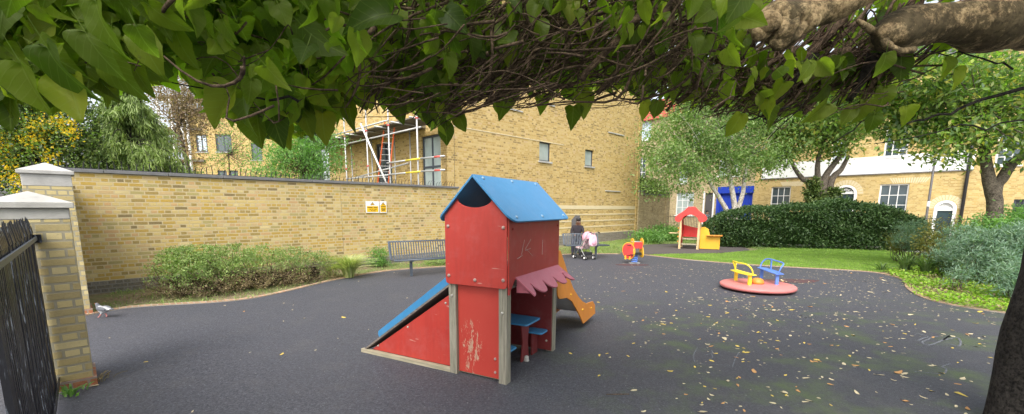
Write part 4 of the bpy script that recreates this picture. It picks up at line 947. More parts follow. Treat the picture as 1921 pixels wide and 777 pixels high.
# ------------------------------------------------------------------ little play house at the back
h0 = G(1291, 467.5); hd = G(1308, 468) - G(1274, 466.5); ha = math.atan2(hd[1], hd[0]); hw = float(np.linalg.norm(hd)) / 2
lh = thing('small_play_house', 'small play house with a red arched roof and pale timber posts on the far path', 'play house', (h0[0], h0[1], 0), ha)
hz = 1.2; zt = 1.72
def wavy(x, y, nm='post'):
    o = [(.045, 0), (.035, .3), (.05, .6), (.04, .9), (.03, 1.25), (-.03, 1.25), (-.035, .9), (-.05, .6), (-.04, .3), (-.05, 0)]
    MB().prism([(x + a, z) for a, z in o], y, y + .05, 'y').build(nm, M['pine'], lh, bevel=.005)
for x in (-hw, hw): wavy(x, 0); wavy(x, .9)
o = spline([(-.55, 1.32), (-.45, 1.42), (-.25, 1.56), (-.12, 1.70), (-.06, 1.73), (0, 1.68), (.06, 1.73), (.12, 1.70), (.25, 1.56), (.45, 1.42), (.55, 1.32), (.58, 1.22), (.52, 1.13), (.42, 1.10), (.34, 1.16), (.26, 1.30), (.12, 1.39), (0, 1.41), (-.12, 1.39), (-.26, 1.30), (-.34, 1.16), (-.42, 1.10), (-.52, 1.13), (-.58, 1.22)], 3, True)
for y in (-.03, .95): MB().prism([tuple(p) for p in o], y, y + .025, 'y').build('roof_arch', M['bright_red'], lh, bevel=.004)
for sg in (-1, 1):
    a = math.atan2(.36, .5); Mq = Matrix.Translation((0, 0, 1.66)) @ (Matrix.Scale(-1, 4, (1, 0, 0)) if sg < 0 else Matrix.Identity(4)) @ Matrix.Rotation(math.radians(36), 4, 'Y')
    MB().box(.02, .58, -.004, .949, -.05, -.03, Mq).build('roof_board', M['bright_red' if sg > 0 else 'blue'], lh)
MB().prism([(-hw, .45), (hw, .45), (hw, .82), (0, .88), (-hw, .98)], .90, .918, 'y').build('back_panel', M['bright_red'], lh)
MB().box(-hw - .02, -hw, .05, .9, .1, 1.15).build('side_panel', M['bright_red'], lh)
MB().prism([(hw + .05, .02), (hw + .80, .02), (hw + .80, .55), (hw + .42, .56), (hw + .36, .82), (hw + .2, .92), (hw + .05, .88)], .25, .27, 'y').build('yellow_side', M['yellow'], lh, bevel=.004)
MB().box(hw + .30, hw + .88, .05, .42, .56, .59).build('counter', M['orange'], lh, bevel=.004)
MB().box(-hw - .45, -hw - .03, .1, .42, .62, .65).build('counter', M['pine'], lh, bevel=.004)
MB().box(-hw + .06, hw - .06, .0, .25, .18, .21).build('step', M['woodx'], lh); MB().box(-hw + .06, hw - .06, .26, .88, .38, .41).build('step', M['woodx'], lh)
for z in (.3, .5, .7, .85): MB().ell((-hw - .08, .02, z), (.03, .03, .03), 8, 6).build('knob', M['orange'], lh, smooth=True)

# ------------------------------------------------------------------ benches
def bench(name, label, p0, p1, seat, back, posts, back_range=None, nslat=29):
    d = p1 - p0; l_ = float(np.linalg.norm(d)); t = thing(name, label, 'bench', (p0[0], p0[1], 0), math.atan2(d[1], d[0]), 'grey steel strap benches')
    mb = MB(); b0, b1 = back_range or (0, l_)
    for i in range(nslat):
        x = l_ * (i + .5) / nslat; wd = l_ / nslat * .21
        if b0 <= x <= b1: prof = [(-.02, seat - .03), (.0, seat), (.10, seat - .012), (.36, seat - .03), (.43, seat + .02), (.47, seat + .12), (.53, back - .03), (.56, back), (.585, back - .01)]
        else: prof = [(-.02, seat - .03), (0, seat), (.1, seat - .012), (.36, seat - .01), (.42, seat - .01)]
        P_ = [tuple(p) for p in spline(prof, 3)]
        n = len(P_); vs = []
        for y, z in P_:
            vs += [(x - wd, y, z), (x + wd, y, z), (x + wd, y + .004, z - .007), (x - wd, y + .004, z - .007)]
        fs = [(0, 1, 2, 3), (4 * n - 1, 4 * n - 2, 4 * n - 3, 4 * n - 4)]
        for k in range(n - 1):
            a = 4 * k; fs += [(a, a + 4, a + 5, a + 1), (a + 1, a + 5, a + 6, a + 2), (a + 2, a + 6, a + 7, a + 3), (a + 3, a + 7, a + 4, a)]
        mb.add(vs, fs)
    mb.build('slats', M['bench'], t)
    MB().tube([(0, -.02, seat - .03), (l_, -.02, seat - .03)], .02, 10).build('front_tube', M['bench'], t, smooth=True)
    MB().tube([(b0, .57, back - .005), (b1, .57, back - .005)], .02, 10).build('back_tube', M['bench'], t, smooth=True)
    MB().tube([(0, .38, seat - .05), (l_, .38, seat - .05)], .018, 10).build('under_tube', M['bench'], t, smooth=True)
    for x in (b0, b1): MB().tube(spline([(x, -.02, seat - .03), (x, .1, seat - .02), (x, .36, seat - .035), (x, .46, seat + .1), (x, .57, back)], 5), .022, 8).build('end_frame', M['bench'], t, smooth=True)
    for x in posts:
        MB().box(x - .03, x + .03, .12, .18, 0, seat - .06).build('leg', M['bench'], t, bevel=.004); MB().box(x - .028, x + .028, -.02, .40, seat - .075, seat - .045).build('seat_bracket', M['bench'], t)
    return t
b0 = G(741, 489, .42) ; b1 = G(838, 483.5, .42)
dd = (b1 - b0) / np.linalg.norm(b1 - b0)
bench('bench', 'grey steel bench against the long wall left of the big play house', b0, b0 + dd * 1.85, .44, .82, (.42, 1.45))
c0 = G(1063, 460.5, .43); c1 = G(1143, 460, .43); dd = (c1 - c0) / np.linalg.norm(c1 - c0); ll = float(np.linalg.norm(c1 - c0))
bench('bench', 'grey steel bench with a seated person and pushchair near the block of flats', c0, c1, .45, .78, (.35, ll * .72), (0, ll * .83), 25)
bq = AT(1079, 440, 15.95)
ob = MB().prism([(-.14, 0), (.16, 0), (.16, 1.38), (.0, 1.38), (-.14, 1.22)], -.03, .03, 'y').build('dark_board', M['door_grey'], None, loc=(bq[0], 15.98, 0), rot=(0, 0, R(3)))
tag(ob, 'dark upright board standing directly behind the seated person', 'board')

# ------------------------------------------------------------------ people
def skinned(name, joints, edges, radii, parent=None, sub=2, root=0):
    me = bpy.data.meshes.new(name); me.from_pydata([tuple(j) for j in joints], edges, []); o = bpy.data.objects.new(name, me); COL.objects.link(o)
    sk = o.modifiers.new('skin', 'SKIN'); sk.use_smooth_shade = True
    for i, r in enumerate(radii): me.skin_vertices[0].data[i].radius = (r, r) if not isinstance(r, tuple) else r; me.skin_vertices[0].data[i].use_root = (i == root)
    sb = o.modifiers.new('sub', 'SUBSURF'); sb.levels = sb.render_levels = sub
    dg = bpy.context.evaluated_depsgraph_get(); ev = o.evaluated_get(dg); m2 = bpy.data.meshes.new_from_object(ev); bpy.data.objects.remove(o); bpy.data.meshes.remove(me)
    m2.polygons.foreach_set('use_smooth', [True] * len(m2.polygons)); return link(name, m2, None, parent)
SKIN = flat('brown_skin', (.17, .085, .05), .55, .4, .1, 20); SKIN2 = flat('skin', (.45, .27, .19), .55, .4, .1, 20)
def body(parent, J, mats, pick):
    """J: dict name -> (pos, radius, parent name); one continuous skinned body"""
    k = list(J); pos = [J[n][0] for n in k]; ed = [(k.index(J[n][2]), i) for i, n in enumerate(k) if J[n][2]]; o = skinned('body', pos, ed, [J[n][1] for n in k], parent)
    for m_ in mats: o.data.materials.append(m_)
    for p in o.data.polygons: p.material_index = pick(p.center)
    return o
def hand(J, wrist, side, at, dirv, s=1.0):
    d = Vector(dirv).normalized(); sidev = Vector((0, 0, 1)).cross(d).normalized(); a = Vector(at)
    J[side + 'palm'] = (a + d * .06 * s, (.032 * s, .018 * s), wrist)
    for i, ln in enumerate((.055, .068, .072, .062)):
        J[side + 'f%d' % i] = (a + d * (.06 + ln * .6) * s + sidev * (.012 + .019 * (i - 2)) * s - Vector((0, 0, .01 * s)), .009 * s, side + 'palm')
        J[side + 'g%d' % i] = (a + d * (.06 + ln) * s + sidev * (.012 + .019 * (i - 2)) * s - Vector((0, 0, .03 * s)), .007 * s, side + 'f%d' % i)
    J[side + 'th'] = (a + d * .05 * s + sidev * .045 * s - Vector((0, 0, .015)), .010 * s, wrist)
# seated adult on the far bench, leaning towards the pushchair
bc = AT(1083, 455, 15.42); pp = thing('person', 'person in dark clothes and black cap seated on the bench behind the pushchair', 'person', (bc[0], 15.45, 0), R(-12))
J = {}
J['pel'] = ((0, .02, .56), (.15, .12), None); J['sp'] = ((0, .0, .74), (.145, .11), 'pel'); J['ch'] = ((0.01, -.03, .92), (.17, .12), 'sp'); J['nk'] = ((.02, -.05, 1.06), .055, 'ch')
J['hd'] = ((.03, -.08, 1.15), (.078, .088), 'nk'); J['ht'] = ((.03, -.075, 1.235), (.075, .085), 'hd')
for sd_, s1 in (('l', -1), ('r', 1)):
    J[sd_ + 'sh'] = ((s1 * .17, -.03, .98), .062, 'ch'); J[sd_ + 'el'] = ((s1 * .22, -.14, .76), .046, sd_ + 'sh'); J[sd_ + 'wr'] = ((s1 * .12 + .05, -.36, .72), .028, sd_ + 'el')
    hand(J, sd_ + 'wr', sd_, J[sd_ + 'wr'][0], (-s1 * .1, -1, -.1))
    J[sd_ + 'hp'] = ((s1 * .09, -.02, .53), .095, 'pel'); J[sd_ + 'kn'] = ((s1 * .12, -.43, .50), .065, sd_ + 'hp'); J[sd_ + 'an'] = ((s1 * .12, -.46, .09), .042, sd_ + 'kn'); J[sd_ + 'to'] = ((s1 * .13, -.64, .045), (.042, .03), sd_ + 'an')
dk = flat('dark_coat', (.035, .03, .035), .85, .2, .3, 20); tr_ = flat('dark_trousers', (.05, .05, .07), .85, .2, .2, 20); shoe = flat('dark_shoe', (.03, .03, .03), .6, .3, .2, 20)
body(pp, J, [SKIN, dk, tr_, shoe], lambda c: 0 if c.z > 1.045 or (c.y < -.37 and c.z > .6) else (3 if c.z < .10 else (2 if c.z < .56 and c.y < -.06 or c.z < .5 else 1)))
MB().ell((.03, -.045, 1.225), (.088, .098, .075), 14, 8).build('hair', M['black'], pp, smooth=True)
cp = MB().ell((.03, -.065, 1.26), (.094, .104, .06), 14, 8); cp.prism([(.0 + .085 * math.cos(a * math.pi / 8), -.14 - .09 * math.sin(a * math.pi / 8)) for a in range(9)], 1.245, 1.255, 'z', Matrix.Translation((.03, 0, 0))); cp.build('cap', M['black'], pp, smooth=False)
for s1 in (-1, 1): MB().ell((.03 + s1 * .03, -.158, 1.165), (.012, .008, .008), 8, 6).build('eye', M['white'], pp, smooth=True)
MB().ell((.03, -.172, 1.14), (.012, .018, .016), 8, 6).build('nose', SKIN, pp, smooth=True); MB().ell((.03, -.158, 1.108), (.024, .008, .006), 8, 6).build('mouth', M['dred'], pp, smooth=True)
# passer-by on the pavement beyond the little play house
kp = AT(1325, 420, 26.5); kd = thing('person', 'person in a grey blue jacket and dark trousers standing on the pavement beside the hedge', 'person', (kp[0], 26.5, -.004), R(15))
J = {}
J['pel'] = ((0, 0, .84), (.14, .10), None); J['sp'] = ((0, 0, 1.0), (.13, .095), 'pel'); J['ch'] = ((0, 0, 1.17), (.165, .11), 'sp'); J['nk'] = ((0, -.01, 1.32), .05, 'ch'); J['hd'] = ((0, -.02, 1.40), (.07, .08), 'nk'); J['ht'] = ((0, -.015, 1.48), (.068, .078), 'hd')
for sd_, s1 in (('l', -1), ('r', 1)):
    J[sd_ + 'sh'] = ((s1 * .17, 0, 1.22), .055, 'ch'); J[sd_ + 'el'] = ((s1 * .22, .02, .97), .042, sd_ + 'sh'); J[sd_ + 'wr'] = ((s1 * .20, -.08, .76), .027, sd_ + 'el'); hand(J, sd_ + 'wr', sd_, J[sd_ + 'wr'][0], (0, -.2, -1), .95)
    J[sd_ + 'hp'] = ((s1 * .085, 0, .78), .09, 'pel'); J[sd_ + 'kn'] = ((s1 * .09, -.02, .44), .058, sd_ + 'hp'); J[sd_ + 'an'] = ((s1 * .10, .02, .09), .04, sd_ + 'kn'); J[sd_ + 'to'] = ((s1 * .11, -.14, .045), (.04, .03), sd_ + 'an')
jk = flat('grey_blue_jacket', (.30, .33, .38), .85, .2, .15, 20); tk = flat('navy_trousers', (.03, .03, .08), .85, .2, .2, 20)
body(kd, J, [SKIN2, jk, tk, M['white']], lambda c: 0 if c.z > 1.30 or (abs(c.x) > .14 and c.z < .76) else (3 if c.z < .10 else (2 if c.z < .84 and abs(c.x) < .19 else 1)))
MB().ell((0, .012, 1.49), (.08, .088, .075), 14, 8).build('hair', M['black'], kd, smooth=True)
for s1 in (-1, 1): MB().ell((s1 * .028, -.093, 1.43), (.011, .008, .007), 8, 6).build('eye', M['white'], kd, smooth=True)
MB().ell((0, -.105, 1.405), (.011, .016, .015), 8, 6).build('nose', SKIN2, kd, smooth=True)

# ------------------------------------------------------------------ pushchair with bag
g = G(1096, 486); ps_ = thing('pushchair', 'pushchair with a pink hood and floral seat parked before the bench', 'pushchair', (g[0], g[1], 0), R(-150)); ps_.scale = (.82, .86, .88)
t = NT('floral_fabric'); v = t.new('TexVoronoi'); v.inputs['Scale'].default_value = 26; t.l(t.obj(), v.inputs['Vector'])
fl_m = t.fin(t.ramp(v.outputs['Color'], [(0, (.55, .30, .36)), (.3, (.62, .52, .50)), (.6, (.22, .16, .16)), (.8, (.66, .36, .42))], 'CONSTANT'), .9, .2)
pk = flat('pink_fabric', (.72, .36, .44), .85, .25, .12, 9); pk2 = flat('pale_pink_fabric', (.78, .52, .60), .85, .25, .12, 9)
for s1 in (-1, 1):
    fr = MB(); fr.tube([(s1 * .22, -.33, .10), (s1 * .2, .10, .62), (s1 * .2, .42, 1.00), (s1 * .2, .52, 1.02)], .012, 8); fr.tube([(s1 * .22, .30, .10), (s1 * .2, -.02, .45)], .012, 8); fr.build('frame_side', M['galv'], ps_, smooth=True)
    for y in (-.34, .30):
        for dx in (-.035, .035):
            w0 = MB().lathe([(.02, -.012), (.075, -.012), (.08, 0), (.075, .012), (.02, .012)], 18, (s1 * .22 + dx, y, .08), Matrix.Rotation(R(90), 3, 'Y')).build('wheel', M['rubber_tyre'], ps_, smooth=True)
            MB().lathe([(.045, -.015), (.045, .015)], 12, (s1 * .22 + dx, y, .08), Matrix.Rotation(R(90), 3, 'Y')).build('hub', M['white'], w0)
    MB().tube([(s1 * .2, .50, 1.02), (s1 * .2, .60, 1.00)], .02, 8).build('handle', M['black'], ps_, smooth=True)
MB().prism([(-.34, .40), (.02, .36), (.08, .40), (.30, .82), (.26, .84), (.02, .44), (-.32, .45)], -.19, .19, 'x').build('seat', fl_m, ps_, bevel=.02)
hd_ = MB().ell((0, .16, .80), (.20, .24, .23), 18, 12); hd_.v = [(x, y, max(z, .66 + y * .3)) for x, y, z in hd_.v]; hd_.build('hood', pk, ps_, smooth=True)
MB().box(-.17, .17, -.10, .28, .16, .27).build('basket', M['black'], ps_, bevel=.02); MB().tube([(-.21, -.33, .2), (.21, -.33, .2)], .012, 8).build('foot_bar', M['black'], ps_, smooth=True)
a = math.radians(-150); bgp = Vector((g[0], g[1], 0)) + Matrix.Rotation(a, 3, 'Z') @ Vector((0, .40, 0))
bag = thing('bag', 'pale pink bag hanging on the handle of the pushchair', 'bag', (bgp.x, bgp.y, .46), a); bag.scale = (.8, .8, .85)
MB().prism(spline([(-.15, .02), (0, -.02), (.15, .02), (.17, .18), (.12, .36), (0, .42), (-.12, .36), (-.17, .18)], 3, True), -.07, .07, 'y').build('bag_body', pk2, bag, bevel=.03, seg=3); MB().ell((0, .07, .13), (.12, .05, .11), 14, 8).build('pocket', pk, bag, smooth=True)
for s1 in (-1, 1): MB().tube(bez((s1 * .07, .0, .40), (s1 * .08, -.02, .50), (s1 * .05, .03, .52), 5), .010, 6).build('strap', pk, bag, smooth=True)

# ------------------------------------------------------------------ pigeon
pg = G(195, 596); pgn = thing('pigeon', 'grey and white pigeon walking on the black surface beside the kerb', 'pigeon', (pg[0], pg[1], 0), R(-10))
wht = flat('pale_feathers', (.40, .40, .41), .8, .2, .25, 40); gry = flat('dark_grey_feathers', (.12, .125, .14), .8, .2, .5, 45); pnk = flat('pink_leg', (.55, .22, .20), .6, .3, .1, 30)
J = {'b': ((0, 0, .125), (.052, .050), None), 'b2': ((.065, 0, .13), (.042, .040), 'b'), 't': ((.13, 0, .135), (.028, .014), 'b2'), 't2': ((.20, 0, .135), (.024, .006), 't'),
     'c': ((-.055, 0, .14), (.042, .042), 'b'), 'n': ((-.085, 0, .18), .026, 'c'), 'h': ((-.098, 0, .212), .023, 'n'), 'bk': ((-.122, 0, .207), .006, 'h'), 'bk2': ((-.135, 0, .202), .0025, 'bk')}
for sd_, s1, dx in (('l', -1, -.05), ('r', 1, .03)):
    J[sd_ + 'k'] = ((.0, s1 * .022, .075), .014, 'b'); J[sd_ + 'a'] = ((dx, s1 * .024, .018), .006, sd_ + 'k'); J[sd_ + 'f'] = ((dx - .03, s1 * .026, .006), .005, sd_ + 'a')
body(pgn, J, [wht, gry, pnk], lambda c: 2 if c.z < .06 else (1 if (c.x < -.05 and c.z > .165) or c.x > .15 else 0))
for s1 in (-1, 1): MB().ell((.02, s1 * .043, .142), (.088, .014, .034), 14, 8, Matrix.Rotation(R(4), 3, 'Y')).build('wing', gry, pgn, smooth=True); MB().ell((-.103, s1 * .0215, .216), (.004, .003, .004), 6, 5).build('eye', M['rust'], pgn)

# ------------------------------------------------------------------ planting
def B(px, py, Y, rx, ry, rz=None):
    c = AT(px, py, Y); k = Y / FPX; return (c[0], c[1], c[2], rx * k, (rz or rx) * k, ry * k)
def rel(blobs, base, z0=0): return [(b[0] - base[0], b[1] - base[1], b[2] - z0, b[3], b[4], b[5]) for b in blobs]
def shrub(name, label, cat, base, blobs, n, ls, mat, group=None, aspect=.5, clump=.12, per=30, up=.35, stems=10, bmat='bark_twig', shell=.6, droop=0, dirs=None, zmin=.01):
    t = thing(name, label, cat, (base[0], base[1], 0), 0, group); bl_ = rel(blobs, base); p, cc = crown_pts(bl_, n, clump, per, shell)
    p[:, 2] = np.maximum(p[:, 2], zmin); V, F = leafcloud(p, ls, up, aspect, droop=droop); V[:, 2] = np.maximum(V[:, 2], .004); link('foliage', np_mesh('foliage', V, F), L[mat], t)
    mb = MB()
    for j in RNG.choice(len(cc), min(stems, len(cc)), replace=False):
        b = cc[j]; limb(mb, (b[0] * .35 + RNG.normal() * .04, b[1] * .35 + RNG.normal() * .04, 0), b, .012, .004, .12, 5, 5)
    mb.build('stems', M[bmat], t, smooth=True); return t
# low clipped shrub along the wall: green top, bare brown twigs below
sb_ = np.array([-5.42, 8.72]); d1_ = az(46); n1_ = np.array([d1_[1], -d1_[0]])
def sbp(a, b): return sb_ + d1_ * a + n1_ * b
sh = thing('low_shrub', 'wide low shrub, green on top and bare brown below, along the brick wall', 'shrub', (sb_[0], sb_[1], 0))
bls = []
for a, b, rr, h in ((-1.15, .05, .58, .74), (-.8, -.05, .74, .80), (-.3, -.1, .72, .74), (.3, -.05, .68, .66), (.9, -.05, .62, .58), (1.4, .0, .42, .48), (-.9, .4, .52, .6), (-.2, .38, .5, .5), (.7, .3, .42, .42)):
    p = d1_ * a + n1_ * b; bls.append((p[0], p[1], .30 if h > .5 else .24, rr * .92, rr * .92, h * .82))
p, cc = crown_pts(bls, 46000, .055, 20, .88); k = (p[:, 2] > .03) & (p[:, 2] < .92); p = p[k]
top = p[:, 2] > .36 + RNG.normal(size=len(p)) * .11 + .08 * np.sin(p[:, 0] * 3)
V, F = leafcloud(p[top], .038, .4, .5); link('foliage', np_mesh('foliage', V, F), L['box'], sh)
low = p[~top]; V, F = leafcloud(low, .05, .1, .18); V[:, 2] = np.maximum(V[:, 2], .006); link('twiggy_foliage', np_mesh('twiggy_foliage', V, F), L['straw'], sh)
mb = MB()
for j in range(190):
    q = p[RNG.integers(len(p))]; b_ = np.array([q[0] * .75, q[1] * .75, 0.0]) + RNG.normal(size=3) * .05; b_[2] = .01; limb(mb, b_, q, .008, .003, .18, 5, 4)
mb.build('branches', M['bark_twig'], sh, smooth=True)
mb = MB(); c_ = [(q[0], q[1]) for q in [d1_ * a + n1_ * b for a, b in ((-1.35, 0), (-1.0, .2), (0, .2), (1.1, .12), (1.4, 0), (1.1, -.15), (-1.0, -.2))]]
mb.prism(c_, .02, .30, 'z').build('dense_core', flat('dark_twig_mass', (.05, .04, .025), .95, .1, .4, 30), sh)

def strapplant(label, base, n, h, sp, mat, group=None, name='strap_leaved_plant', wd=.022):
    t = thing(name, label, 'plant', (base[0], base[1], 0), 0, group); Vs, Fs = [], []
    for i in range(n):
        a = RNG.uniform(0, 2 * np.pi); l_ = h * RNG.uniform(.6, 1.15); out = sp * RNG.uniform(.2, 1.1); r0 = RNG.uniform(0, .12); dv = np.array([math.cos(a), math.sin(a)]); nv = np.array([-dv[1], dv[0]]); k = 6; w_ = wd * RNG.uniform(.6, 1.2)
        b_ = len(Vs)
        for j in range(k + 1):
            s = j / k; r = r0 + out * s ** 1.6; z = l_ * (1.55 * s - .85 * s * s) ; z = max(z, .01); ww = w_ * (1 - s ** 2.5) * .5 + .001
            c0_ = dv * r; Vs += [(*(c0_ - nv * ww), z), (*(c0_ + nv * ww), z + .004)]
            if j: q = b_ + 2 * j; Fs += [(q - 2, q - 1, q + 1, q)]
    link('leaves', np_mesh('leaves', np.array(Vs), np.array(Fs)), L[mat], t); return t
strapplant('pale arching strap leaved clump right of the wide low shrub', G(655, 521), 420, .66, .58, 'strap')
strapplant('second smaller pale strap leaved clump beside the kerb and low shrub', G(622, 520), 90, .42, .35, 'strap', None)
q = G(712, 500); shrub('small_shrub', 'small fresh green bush between the strap leaved clump and the bench', 'shrub', q, [B(712, 484, q[1], 20, 20)], 1500, .06, 'bush', aspect=.35, clump=.08)
q = G(826, 499); shrub('small_shrub', 'small dark green bush beneath the bench beside the big play house', 'shrub', q, [B(822, 492, q[1] + .35, 28, 9)], 1400, .05, 'box', clump=.06)
# bed ground cover and litter
BED = [tuple(x) for x in (EL + [(4.6, 18.0), (2.7, 18.4), (-1.2, 15.1), (-3.9, 12.2), (-7.8, 8.2), (-6.6, 6.5)])]
P = scatter_poly(BED, 9000); P = P[RNG.random(len(P)) < .35 + .65 * (np.sin(P[:, 0] * 2.1) * np.cos(P[:, 1] * 1.7) > -.1)]; V, F = blades(P, .03, .09, .014, .6)
tag(link('weeds', np_mesh('weeds', V, F), L['box']), 'thin patchy grass and weeds in the bed along the brick wall', 'weeds', kind='stuff')
P = scatter_poly(BED, 5000); C = np.c_[P, np.full(len(P), .012)]; V, F = leafcloud(C, .05, 3, .5); V[:, 2] = np.clip(V[:, 2], .004, .03)
tag(link('leaf_litter', np_mesh('leaf_litter', V, F), L['straw']), 'dry leaf litter on the soil of the wall bed', 'leaf litter', kind='stuff')
GB = [(3.9, 15.6), (4.7, 17.5), (6.0, 19.6), (8.3, 20.4), (10.1, 19.5), (10.2, 17.2), (11.5, 18.5), (11, 20), (10, 26), (6.6, 23.5), (2.9, 18.6), (2.3, 15.5)]
P = scatter_poly(GB, 22000); V, F = blades(P, .03, .10, .016, .6)
tag(link('grass', np_mesh('grass', V, F), L['box']), 'rough grass between the far path and the block of flats', 'grass', kind='stuff')
q = G(1230, 449); shrub('ground_shrub', 'spreading green bramble at the foot of the dark garden wall', 'shrub', q, [B(1215, 443, 20.5, 30, 8), B(1245, 438, 22, 28, 12), B(1262, 440, 21.5, 14, 14)], 5000, .11, 'bush', clump=.2)
q = gA + gd * 1.2; shrub('climbing_ivy', 'ivy spilling over the top of the dark garden wall beside the flats', 'ivy', q, [B(1212, 352, q[1] + .7, 20, 14), B(1235, 358, q[1] + 1.9, 16, 9), B(1204, 340, q[1] + .3, 10, 12)], 4500, .11, 'dark', clump=.2)
# hedge
hb = thing('hedge', 'long dark glossy evergreen hedge behind the lawn', 'hedge', (12.2, 18.4, 0))
Pn = []
fa, fb_ = np.array([8.9, 18.75]), np.array([16.2, 17.1]); fd = (fb_ - fa) / np.linalg.norm(fb_ - fa); fn = np.array([fd[1], -fd[0]]); Lh = float(np.linalg.norm(fb_ - fa))
def hsurf(n, rng=RNG):
    s = rng.uniform(-.25, Lh + .5, n); zt_ = 1.78 + .06 * np.sin(s * 1.7) + .05 * np.sin(s * 4.1 + 1) + .12 * (s > Lh * .55) * np.sin((s - Lh * .55) * 1.5)
    edge = np.minimum(np.clip((s + .3) / .9, 0, 1), np.clip((Lh + .55 - s) / 1.3, 0, 1)) ** .5; zt_ *= (.35 + .65 * edge) * (.74 + .26 * np.clip(s / 2.6, 0, 1))
    k = rng.random(n); face = k < .62; z = np.where(face, rng.uniform(.02, 1, n) ** .95 * zt_, zt_); dpt = np.where(face, 0, rng.uniform(0, 1.7, n))
    bul = .22 * np.sqrt(np.clip(1 - ((z / 1.8) * 2 - 1) ** 2, 0, 1)) + .10 * np.sin(s * 2.3 + z * 2) * np.cos(z * 4 + s); dpt = dpt - bul * face + (1 - edge) * .8
    P2 = fa + fd * s[:, None] - fn * dpt[:, None]; z = z - (~face) * np.clip(.18 - dpt, 0, .2) * .6
    return np.c_[P2, z] + rng.normal(size=(n, 3)) * .055
p = hsurf(34000); p[:, 2] = np.maximum(p[:, 2], .05); p -= np.array([12.2, 18.4, 0]); V, F = leafcloud(p, .115, .5, .42); link('foliage', np_mesh('foliage', V, F), L['hedge'], hb)
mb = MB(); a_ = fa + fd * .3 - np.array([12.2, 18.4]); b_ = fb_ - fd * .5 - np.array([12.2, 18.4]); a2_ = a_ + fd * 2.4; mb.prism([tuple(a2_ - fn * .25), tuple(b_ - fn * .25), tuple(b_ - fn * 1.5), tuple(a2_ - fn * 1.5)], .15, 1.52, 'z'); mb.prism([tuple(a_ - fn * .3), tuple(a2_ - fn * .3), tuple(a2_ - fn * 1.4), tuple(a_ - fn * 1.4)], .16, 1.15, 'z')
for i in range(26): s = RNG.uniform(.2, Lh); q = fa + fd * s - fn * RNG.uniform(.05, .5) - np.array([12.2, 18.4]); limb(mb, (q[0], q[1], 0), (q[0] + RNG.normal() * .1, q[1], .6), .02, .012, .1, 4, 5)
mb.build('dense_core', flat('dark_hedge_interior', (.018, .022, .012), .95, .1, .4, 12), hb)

# shrubs on the right: blue green spurges, olive shrub, strap leaves, lime ground cover
for i, (px, py, Y, rx, ry, n, lab) in enumerate((
    (1716, 440, 13.2, 34, 30, 3200, 'blue green spurge left of the olive shrub, its top against the hedge end'),
    (1690, 452, 13.6, 18, 20, 1200, 'small yellowish green spurge at the foot of the hedge end'),
    (1805, 462, 10.6, 34, 34, 4200, 'blue green spurge in the middle of the right-hand bed beneath the arched door'),
    (1852, 476, 9.4, 42, 40, 5200, 'large blue green spurge in front of the big tree trunk'),
    (1905, 462, 9.0, 40, 42, 4800, 'tall blue green spurge at the right edge beside the dark window'),
    (1912, 520, 7.7, 30, 30, 2600, 'low blue green spurge beside the dark leaning trunk at the right edge'),
    (1806, 520, 8.6, 9, 10, 350, 'tiny blue green spurge alone in the leaf litter'))):
    q = AT(px, py, Y); shrub('spurge_shrub', lab, 'shrub', (q[0], Y), [B(px, py, Y, rx, ry), B(px - rx * .4, py + ry * .5, Y - .2, rx * .7, ry * .6), B(px + rx * .3, py - ry * .45, Y, rx * .6, ry * .5)], n, .10, 'euph' if i != 1 else 'olive', 'blue green spurges in the right-hand bed' if i != 1 else None, .16, .13, 60, .1, 16, 'bark_grey', .5, -.35)
q = AT(1765, 455, 12.0); shrub('olive_shrub', 'olive green bush between two blue green spurges', 'shrub', (q[0], 12.0), [B(1765, 448, 12, 34, 34), B(1775, 470, 11.8, 36, 24)], 4500, .075, 'olive', aspect=.4, clump=.16)
q = AT(1880, 400, 11); shrub('olive_shrub', 'leafy green bush around the foot of the big tree', 'shrub', (q[0], 11.0), [B(1855, 424, 11, 34, 18), B(1905, 416, 11, 36, 24)], 3500, .09, 'bush', aspect=.4, clump=.16)
for (px, py, n, h, lab) in ((1697, 512, 70, .62, 'green strap leaved clump at the lawn corner'), (1738, 516, 80, .58, 'green strap leaved clump in front of the olive green bush'), (1772, 518, 50, .5, 'smaller green strap leaved clump nearest the reddish leaf litter'), (1655, 508, 22, .3, 'thin low strap leaved tuft at the edge of the lawn')):
    strapplant(lab, G(px, py), n, h, .42, 'greenstrap', None, 'strap_leaved_plant', .035)
RB = [tuple(p) for p in ER[33:]] + [(11, 6.2), (13.5, 9.5), (14.2, 14.0), (12.3, 12.2), (10.0, 11.3)]
P = scatter_poly(RB, 16000); d_ = np.sin(P[:, 0] * 1.9 + 1) * np.cos(P[:, 1] * 2.2); P = P[(d_ > -.45) | (RNG.random(len(P)) < .25)]; C = np.c_[P, RNG.uniform(.02, .09, len(P))]; V, F = leafcloud(C, .055, 1.6, .8); V[:, 2] = np.maximum(V[:, 2], .004)
tag(link('ground_cover', np_mesh('ground_cover', V, F), L['lime']), 'lime green leafy ground cover beside the kerb at the right', 'ground cover', kind='stuff')
P = scatter_poly(RB, 4000); C = np.c_[P, RNG.uniform(.02, .07, len(P))]; V, F = leafcloud(C, .07, 3, .5); V[:, 2] = np.clip(V[:, 2], .004, .1)
tag(link('leaf_litter', np_mesh('leaf_litter', V, F), L['straw']), 'reddish brown leaf litter among the plants of the right-hand bed', 'leaf litter', kind='stuff')

